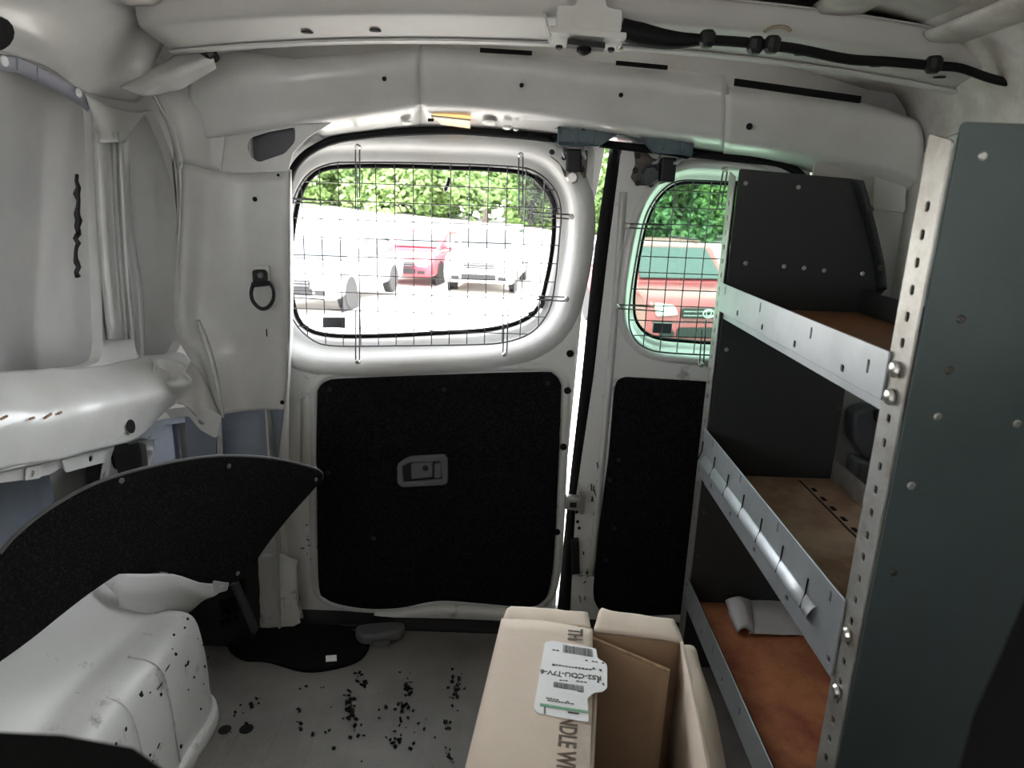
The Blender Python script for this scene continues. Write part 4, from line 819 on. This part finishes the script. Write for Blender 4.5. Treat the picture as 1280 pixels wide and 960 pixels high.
# clear tape along the flap edge
plate('tape', rnd([(B(.112, .20, 0).x, B(.112, .20, 0).y), (B(.131, .20, 0).x, B(.131, .20, 0).y), (B(.131, BDp, 0).x, B(.131, BDp, 0).y), (B(.112, BDp, 0).x, B(.112, BDp, 0).y)], .002), [], .0006, MZ(BH + .0092), mat('clear_tape', (.55, .47, .40), .12, 0, (.66, .62, .58), 40, .8), fl_)
# shipping label
ZL = BH + .0105
lo_ = [(681, 803), (690, 801), (745, 811), (747, 823), (757, 829), (759, 833), (759, 860), (753, 865), (743, 866), (734, 874), (736, 903), (722, 901), (672, 892), (667, 886)]
lb = plate('shipping_label', rnd([(PZ(ZL, *q).x, PZ(ZL, *q).y) for q in lo_], .003), [], .001, MZ(ZL), LABELW, fl_, label='white shipping label with upside-down print and barcodes')
def LP(px, py): p = PZ(ZL + .001, px, py); return p
def bars(px0, py0, px1, py1, h):
    a = LP(px0, py0); b = LP(px1, py1); d = b - a; n = 34; k = 0; mb = MB(); tt = 0
    hv = LP(px0, py0 + h) - a
    while tt < .97:
        w = random.choice((.008, .012, .02)); p = a + d * (tt + w / 2)
        mb.obox(p + hv / 2, d * w / 2, hv / 2, (0, 0, .0003)); tt += w + random.choice((.010, .014, .02))
    mb.build('barcode', BLKINK, lb)
bars(704, 806, 742, 812, 9); bars(692, 852, 731, 858, 6.5)
def lines(rows):
    for (xa, ya, xb, yb_, th) in rows:
        a = LP(xa, ya); b = LP(xb, yb_); d = b - a; n = max(3, int(d.length / .004)); mb = MB(); hv = (LP(xa, ya + th) - a) / 2
        for i in range(n):
            if random.random() < .8: mb.obox(a + d * ((i + .5) / n), d / n * .36, hv * random.uniform(.6, 1), (0, 0, .0003))
        mb.build('print_line', BLKINK, lb)
lines([(690, 812, 704, 814, 1.2), (731, 825, 756, 829, .9), (690, 830, 722, 835, 1), (718, 834, 740, 837, 1.4), (740, 835, 757, 839, 2), (688, 831, 694, 832, 1), (696, 844, 702, 846, 1.2), (714, 846, 726, 848, 1), (720, 851, 734, 853, 1.2), (699, 850, 710, 851, 1), (722, 864, 729, 865, .8), (682, 872, 716, 878, 1), (684, 875, 718, 880, 1), (746, 851, 756, 856, 3)])
for q, s_ in ((('RS2-COU-17V-6'), .0115),):
    s0, w0 = sw(752, 846, ZL); M2 = MT(s0, w0, ZL + .0008, 1, True); text('label_text', q, s_, M2, BLKINK, lb, .0002)
a = LP(675, 880.5); b = LP(735, 890); hv = (LP(675, 883.5) - a) / 2
MB().obox((a + b) / 2, (b - a) / 2, hv, (0, 0, .0003)).build('green_band', GREEN, lb)
a = LP(710, 890); b = LP(724, 892); MB().obox((a + b) / 2, (b - a) / 2, (LP(710, 891.5) - a) / 2, (0, 0, .0003)).build('print_line', BLKINK, lb)
a = LP(681, 884); MB().obox(a + (LP(681, 892) - a) / 2, (LP(683, 884) - a) / 2, (LP(681, 892) - a) / 2, (0, 0, .0003)).build('print_line', BLKINK, lb)

# ================================================================== FRONT SEATS (only their edges reach into view)
def seat(lab, x0, x1, ztop, yb):
    c = Vector(((x0 + x1) / 2, yb, 0)); t = thing('front_seat', lab, 'seat', (c.x, c.y - .2, 0), 'front seats')
    g = []
    for (u, hx) in ((0, .86), (.12, .97), (.5, 1.0), (.82, .97), (.95, .9), (1.0, .8)):
        z = .30 + (ztop - .30) * u; hw = (x1 - x0) / 2 * hx; th = .075 * (1 - .35 * max(0, u - .7) / .3); ring = []
        for k in range(16):
            an = 2 * math.pi * k / 16; ca, sa = math.cos(an), math.sin(an)
            ring.append(Vector((c.x + hw * math.copysign(abs(ca) ** .35, ca), yb - th - .10 * u * -1 * .0 + th * math.copysign(abs(sa) ** .6, sa), z)))
        g.append(ring)
    n = 16; V = [p for r in g for p in r]; Fc = [(i*n+k, i*n+(k+1)%n, (i+1)*n+(k+1)%n, (i+1)*n+k) for i in range(len(g)-1) for k in range(n)] + [tuple(range(n))[::-1], tuple(range((len(g)-1)*n, len(g)*n))]
    mesh('backrest', V, Fc, SEATM, t, True, bevel=.0)
    MB().box((x0 + .01, yb - .62, .10), (x1 - .01, yb - .10, .34)).build('seat_cushion', SEATM, t, bevel=.05)
    MB().box((x0 + .05, yb - .58, 0), (x1 - .05, yb - .14, .11)).build('seat_base', BLACKP, t, bevel=.01)
    return t
seat('black front seat back blurred at the lower left edge', -.70, -.10, .772, .30)
seat('black front seat back blurred at the lower right edge', .205, .74, .94, .30)

# ================================================================== OUTSIDE
def ground_z(x, y):
    if y < 10: return -.58 - .62 * max(0, min(1, (y - 1.5) / 8.5))
    if y < 18: return -1.20 - .13 * (y - 10) / 8
    f = min(1, (y - 18) / 22); tgt = max(-.9, min(.9, -.12 - .0708 * (x + 5.4))); s_ = f * f * (3 - 2 * f)
    return -1.33 + (tgt + 1.33) * s_
GRAVEL = mat('pale_gravel', (.52, .49, .45), .9, 0, (.42, .39, .35), 1.2, .7, bump=.5, bscale=30)
V = []; Fc = []; gx = [-60 + 4 * i for i in range(31)]; gy = [-30, -15, -6, 0, 1.5, 4, 7, 10, 14, 18, 21, 24, 27, 30, 33, 36, 40, 50, 70, 110]
for y in gy:
    for x in gx: V.append((x, y, ground_z(x, y)))
nx = len(gx)
for j in range(len(gy) - 1):
    for i in range(nx - 1): Fc.append((j*nx+i, j*nx+i+1, (j+1)*nx+i+1, (j+1)*nx+i))
tag(mesh('ground', V, Fc, GRAVEL, None, True), 'pale gravel yard outside the rear doors', None, None, 'structure')
# ---- trees beyond the yard
LEAF = [mat('leaf_green_%s' % n_, c_, .55, 0, v_, 1.5, .8) for n_, c_, v_ in (('light', (.14, .23, .065), (.22, .32, .11)), ('mid', (.10, .18, .05), (.16, .25, .08)), ('deep', (.06, .12, .045), (.10, .17, .06)))]
for m_ in LEAF: m_.node_tree.nodes['Principled BSDF'].inputs['Transmission Weight'].default_value = 0
BARK = mat('grey_bark', (.13, .11, .09), .9, 0, (.08, .07, .06), 8, .7)
def crown_mesh(seed, h, r):
    R = random.Random(seed); V = []; Fc = []; clumps = []
    for i in range(46):
        z = h * (.05 + .86 * R.random()); f = math.sin(math.pi * min(1, .18 + .82 * (z / h))) ** .6; a = R.random() * 6.283; d = r * f * math.sqrt(R.random()) * .9
        clumps.append((Vector((d * math.cos(a), d * math.sin(a), z)), R.uniform(.55, 1.15) * r * .38))
    for c, cr_ in clumps:
        for i in range(95):
            d = Vector((R.gauss(0, 1), R.gauss(0, 1), R.gauss(0, 1))).normalized() * cr_ * R.uniform(.55, 1.05); p = c + d
            u = Vector((R.gauss(0, 1), R.gauss(0, 1), R.gauss(0, .6))).normalized(); w = u.orthogonal().normalized(); s = R.uniform(.14, .30); n = len(V)
            k = u.cross(w) * s * .25
            V += [p - u * s, p + w * s * .55 + k, p + u * s, p - w * s * .55 + k]; Fc.append((n, n+1, n+2, n+3))
    me = bpy.data.meshes.new('foliage'); me.from_pydata([tuple(v) for v in V], [], Fc); return me
crowns = [crown_mesh(i, hh, rr_) for i, (hh, rr_) in enumerate(((8.5, 3.0), (10, 3.4), (7.2, 2.7), (9.2, 3.6)))]
trunk_me = None
TR = [(-24, 46, 1, 1), (-20, 43, 0, 0), (-16.3, 45, 3, 1), (-13, 43, 2, 0), (-10.2, 44, 0, 1), (-7.4, 43, 1, 0), (-4.6, 45, 2, 0), (-2.0, 43, 3, 1), (.8, 44, 0, 0), (3.6, 42, 2, 1), (6.4, 44, 1, 2), (9.2, 42, 0, 2), (11.8, 43, 3, 1), (14.6, 42, 2, 2), (17.5, 44, 1, 1), (21, 43, 0, 2), (25, 46, 3, 2),
      (-18, 50, 1, 2), (-11.5, 50, 3, 2), (-5.8, 50, 1, 1), (0, 50, 3, 2), (5, 50, 0, 2), (10.5, 49, 1, 1), (16, 50, 3, 2)]
order = sorted(range(len(TR)), key=lambda i: TR[i][0])
words = ['light green', 'mid green', 'deep green']
rowcount = {}
ordn = ['first', 'second', 'third', 'fourth', 'fifth', 'sixth', 'seventh', 'eighth', 'ninth', 'tenth', 'eleventh', 'twelfth', 'thirteenth', 'fourteenth', 'fifteenth', 'sixteenth', 'seventeenth', 'eighteenth']
for i in order:
    x, y, k, c_ = TR[i]; row = 'front' if y < 47 else 'back'; n_ = rowcount.get(row, 0); rowcount[row] = n_ + 1
    zg = ground_z(x, y) - .1
    t = thing('leafy_tree', '%s leafy tree, %s from the left in the %s row behind the yard' % (words[c_], ordn[n_], row), 'tree', (x, y, zg), 'trees behind the yard')
    me = crowns[k].copy() if c_ else crowns[k]
    if c_ == 0: me = crowns[k].copy()
    me.materials.clear(); me.materials.append(LEAF[c_])
    f_ = bpy.data.objects.new('foliage', me); COL.objects.link(f_); f_.parent = t; f_.rotation_euler = (0, 0, i * 1.3); f_['kind'] = 'stuff'
    tk = MB().tube([(0, 0, -.2), (.05, 0, 2), (-.05, .05, 4.5), (.05, 0, 6.5)], [.22, .18, .12, .05], 8); tr_ = mesh('trunk', tk.v, tk.f, BARK); tr_.parent = t

# ---- cars
GLASSD = mat('dark_car_glass', (.03, .04, .045), .08, 0, spec=.8)
TYRE = mat('tyre_rubber', (.02, .02, .02), .8); RIM = mat('alloy_rim', (.45, .45, .46), .3, .8)
LAMP = mat('clear_headlamp', (.75, .76, .74), .15, 0, coat=.8)
def car(name, lab, x, y, rz, paint, L, Wd, H, hood=.95, belt=.98, suv=True, nose_dark=None):
    zg = ground_z(x, y); t = thing(name, lab, 'car', (x, y, zg), 'cars parked in the yard')
    t.rotation_euler = (0, 0, rz)
    def put(o): o.parent = t; o.matrix_parent_inverse = Matrix(); return o
    w2_ = Wd / 2
    MXc = Matrix(((0,0,1,0),(1,0,0,0),(0,1,0,0),(0,0,0,1)))
    body = rnd([(.04, .28), (-.02, .45), (.0, .66), (.10, hood - .10), (.35, hood - .02), (1.15, hood + .06), (L - .5, belt), (L - .06, belt - .06), (L, .6), (L - .08, .30)], .12)
    wy = (.85, L - .85); wr_ = .35
    put(plate('body', body, [], Wd, MXc, paint, None, .09, smooth=False))
    roof_ = [(1.02, belt - .03), (1.72, H - .06), (2.1, H), (L - .9, H - .02), (L - .22, belt), (L - .3, belt - .05)]
    put(plate('cabin', rnd(roof_, .10), [], Wd - .22, MXc, paint, None, .08))
    # windscreen as its own pane, lying on the cabin slope
    n2 = Vector((0, -(H - .06 - belt), .70)).normalized()
    def ws(u, v): return Vector((u, 1.10 + .58 * v, belt + .04 + (H - .16 - belt) * v)) + n2 * .035
    put(mesh('windscreen', [ws(-w2_ + .2, 0), ws(w2_ - .2, 0), ws(w2_ - .3, 1), ws(-w2_ + .3, 1)], [(0, 1, 2, 3)], GLASSD, None, False, .02))
    for s in (-1, 1):
        xs_ = s * (w2_ - .11 + .006)
        for poly in ([(1.45, belt + .04), (1.88, H - .12), (2.55, H - .10), (2.55, belt + .04)], [(2.65, belt + .04), (2.65, H - .10), (L - .95, H - .12), (L - .55, belt + .06)]):
            M3 = Matrix(((0,0,1,xs_),(1,0,0,0),(0,1,0,0),(0,0,0,1))); put(plate('side_window', rnd(poly, .05), [], .02, M3, GLASSD))
        for yy in wy:
            put(MB().lathe((s * (w2_ - .20), yy, wr_), (s, 0, 0), [(wr_ * .7, 0), (wr_, .02), (wr_, .19), (wr_ * .9, .215), (wr_ * .62, .21)], 20).build('tyre', TYRE))
            put(MB().lathe((s * (w2_ - .02), yy, wr_), (s, 0, 0), [(wr_ * .62, 0), (wr_ * .6, .02), (wr_ * .2, .012), (0, .02)], 10).build('rim', RIM))
        put(MB().obox((s * (w2_ - .02), wy[0], wr_ + .02), (.012, 0, 0), (0, .43, 0), (0, 0, .40)).build('wheel_arch_lining', TYRE, bevel=.2))
        hl = rnd([(s * (w2_ - .10), hood - .13), (s * (w2_ - .12), hood - .32), (s * (w2_ - .45), hood - .30), (s * (w2_ - .38), hood - .16)], .03)
        put(plate('headlamp', hl, [], .10, MY(.02), LAMP, None, .02))
        put(MB().obox((s * (w2_ + .08), 1.35, belt + .08), (.10, 0, 0), (0, .05, 0), (0, 0, .07)).build('wing_mirror', BLACKP if suv else paint, bevel=.03))
        put(plate('fog_lamp_recess', rrect(s * (w2_ - .30), .42, .22, .10, .04), [], .06, MY(-.005), BLACKP, None, .01))
    put(plate('grille', rrect(0, hood - .27, Wd - 1.0, .15, .04), [], .06, MY(-.01), BLACKP, None, .01))
    for k in (-.03, .03): put(MB().box((-(Wd - 1.04) / 2, -.05, hood - .275 + k), ((Wd - 1.04) / 2, -.035, hood - .265 + k)).build('grille_bar', RIM))
    if suv: put(MB().tube([Vector((.085 * math.cos(a), -.055, hood - .27 + .058 * math.sin(a))) for a in [2 * math.pi * k / 18 for k in range(18)]], .012, 6, True).build('emblem', RIM, smooth=True)); put(MB().tube([Vector((.04 * math.cos(a), -.055, hood - .26 + .045 * math.sin(a))) for a in [2 * math.pi * k / 14 for k in range(14)]], .009, 6, True).build('emblem', RIM, smooth=True))
    put(plate('lower_intake', rrect(0, .44, Wd - .9, .16, .05), [], .06, MY(-.005), BLACKP, None, .01))
    put(plate('bumper_seam', rrect(0, .60, Wd - .12, .012, .004), [], .03, MY(-.012), BLACKP))
    if suv:
        for s in (-1, 1): put(MB().tube([(s * (w2_ - .28), 2.0, H + .03), (s * (w2_ - .28), L - 1.0, H + .02)], .018, 6).build('roof_rail', BLACKP))
    return t
RED = mat('red_car_paint', (.27, .035, .05), .35, 0, (.22, .03, .04), 1.5, .5, coat=.4)
RED2 = mat('bright_red_car_paint', (.42, .03, .05), .3, coat=.5)
WCAR = mat('white_car_paint', (.78, .78, .78), .3, coat=.5)
SILV = mat('silver_car_paint', (.50, .51, .52), .35, .3, coat=.5)
car('suv', 'red sport utility car facing the van behind the tinted window', 2.84, 10.1, math.radians(9), RED, 4.4, 1.80, 1.66, 1.0, 1.05)
car('sedan', 'pale silver damaged car parked leftmost in the yard', -4.35, 13.4, math.radians(-8), SILV, 4.5, 1.75, 1.44, .86, .92, False)
car('hatchback', 'small bright red car parked between two pale cars', -3.05, 18.6, math.radians(-10), RED2, 4.0, 1.65, 1.42, .88, .95, False)
car('white_suv', 'white car parked right of the small red car', -.95, 17.6, math.radians(-6), WCAR, 4.4, 1.80, 1.68, 1.0, 1.05, False)
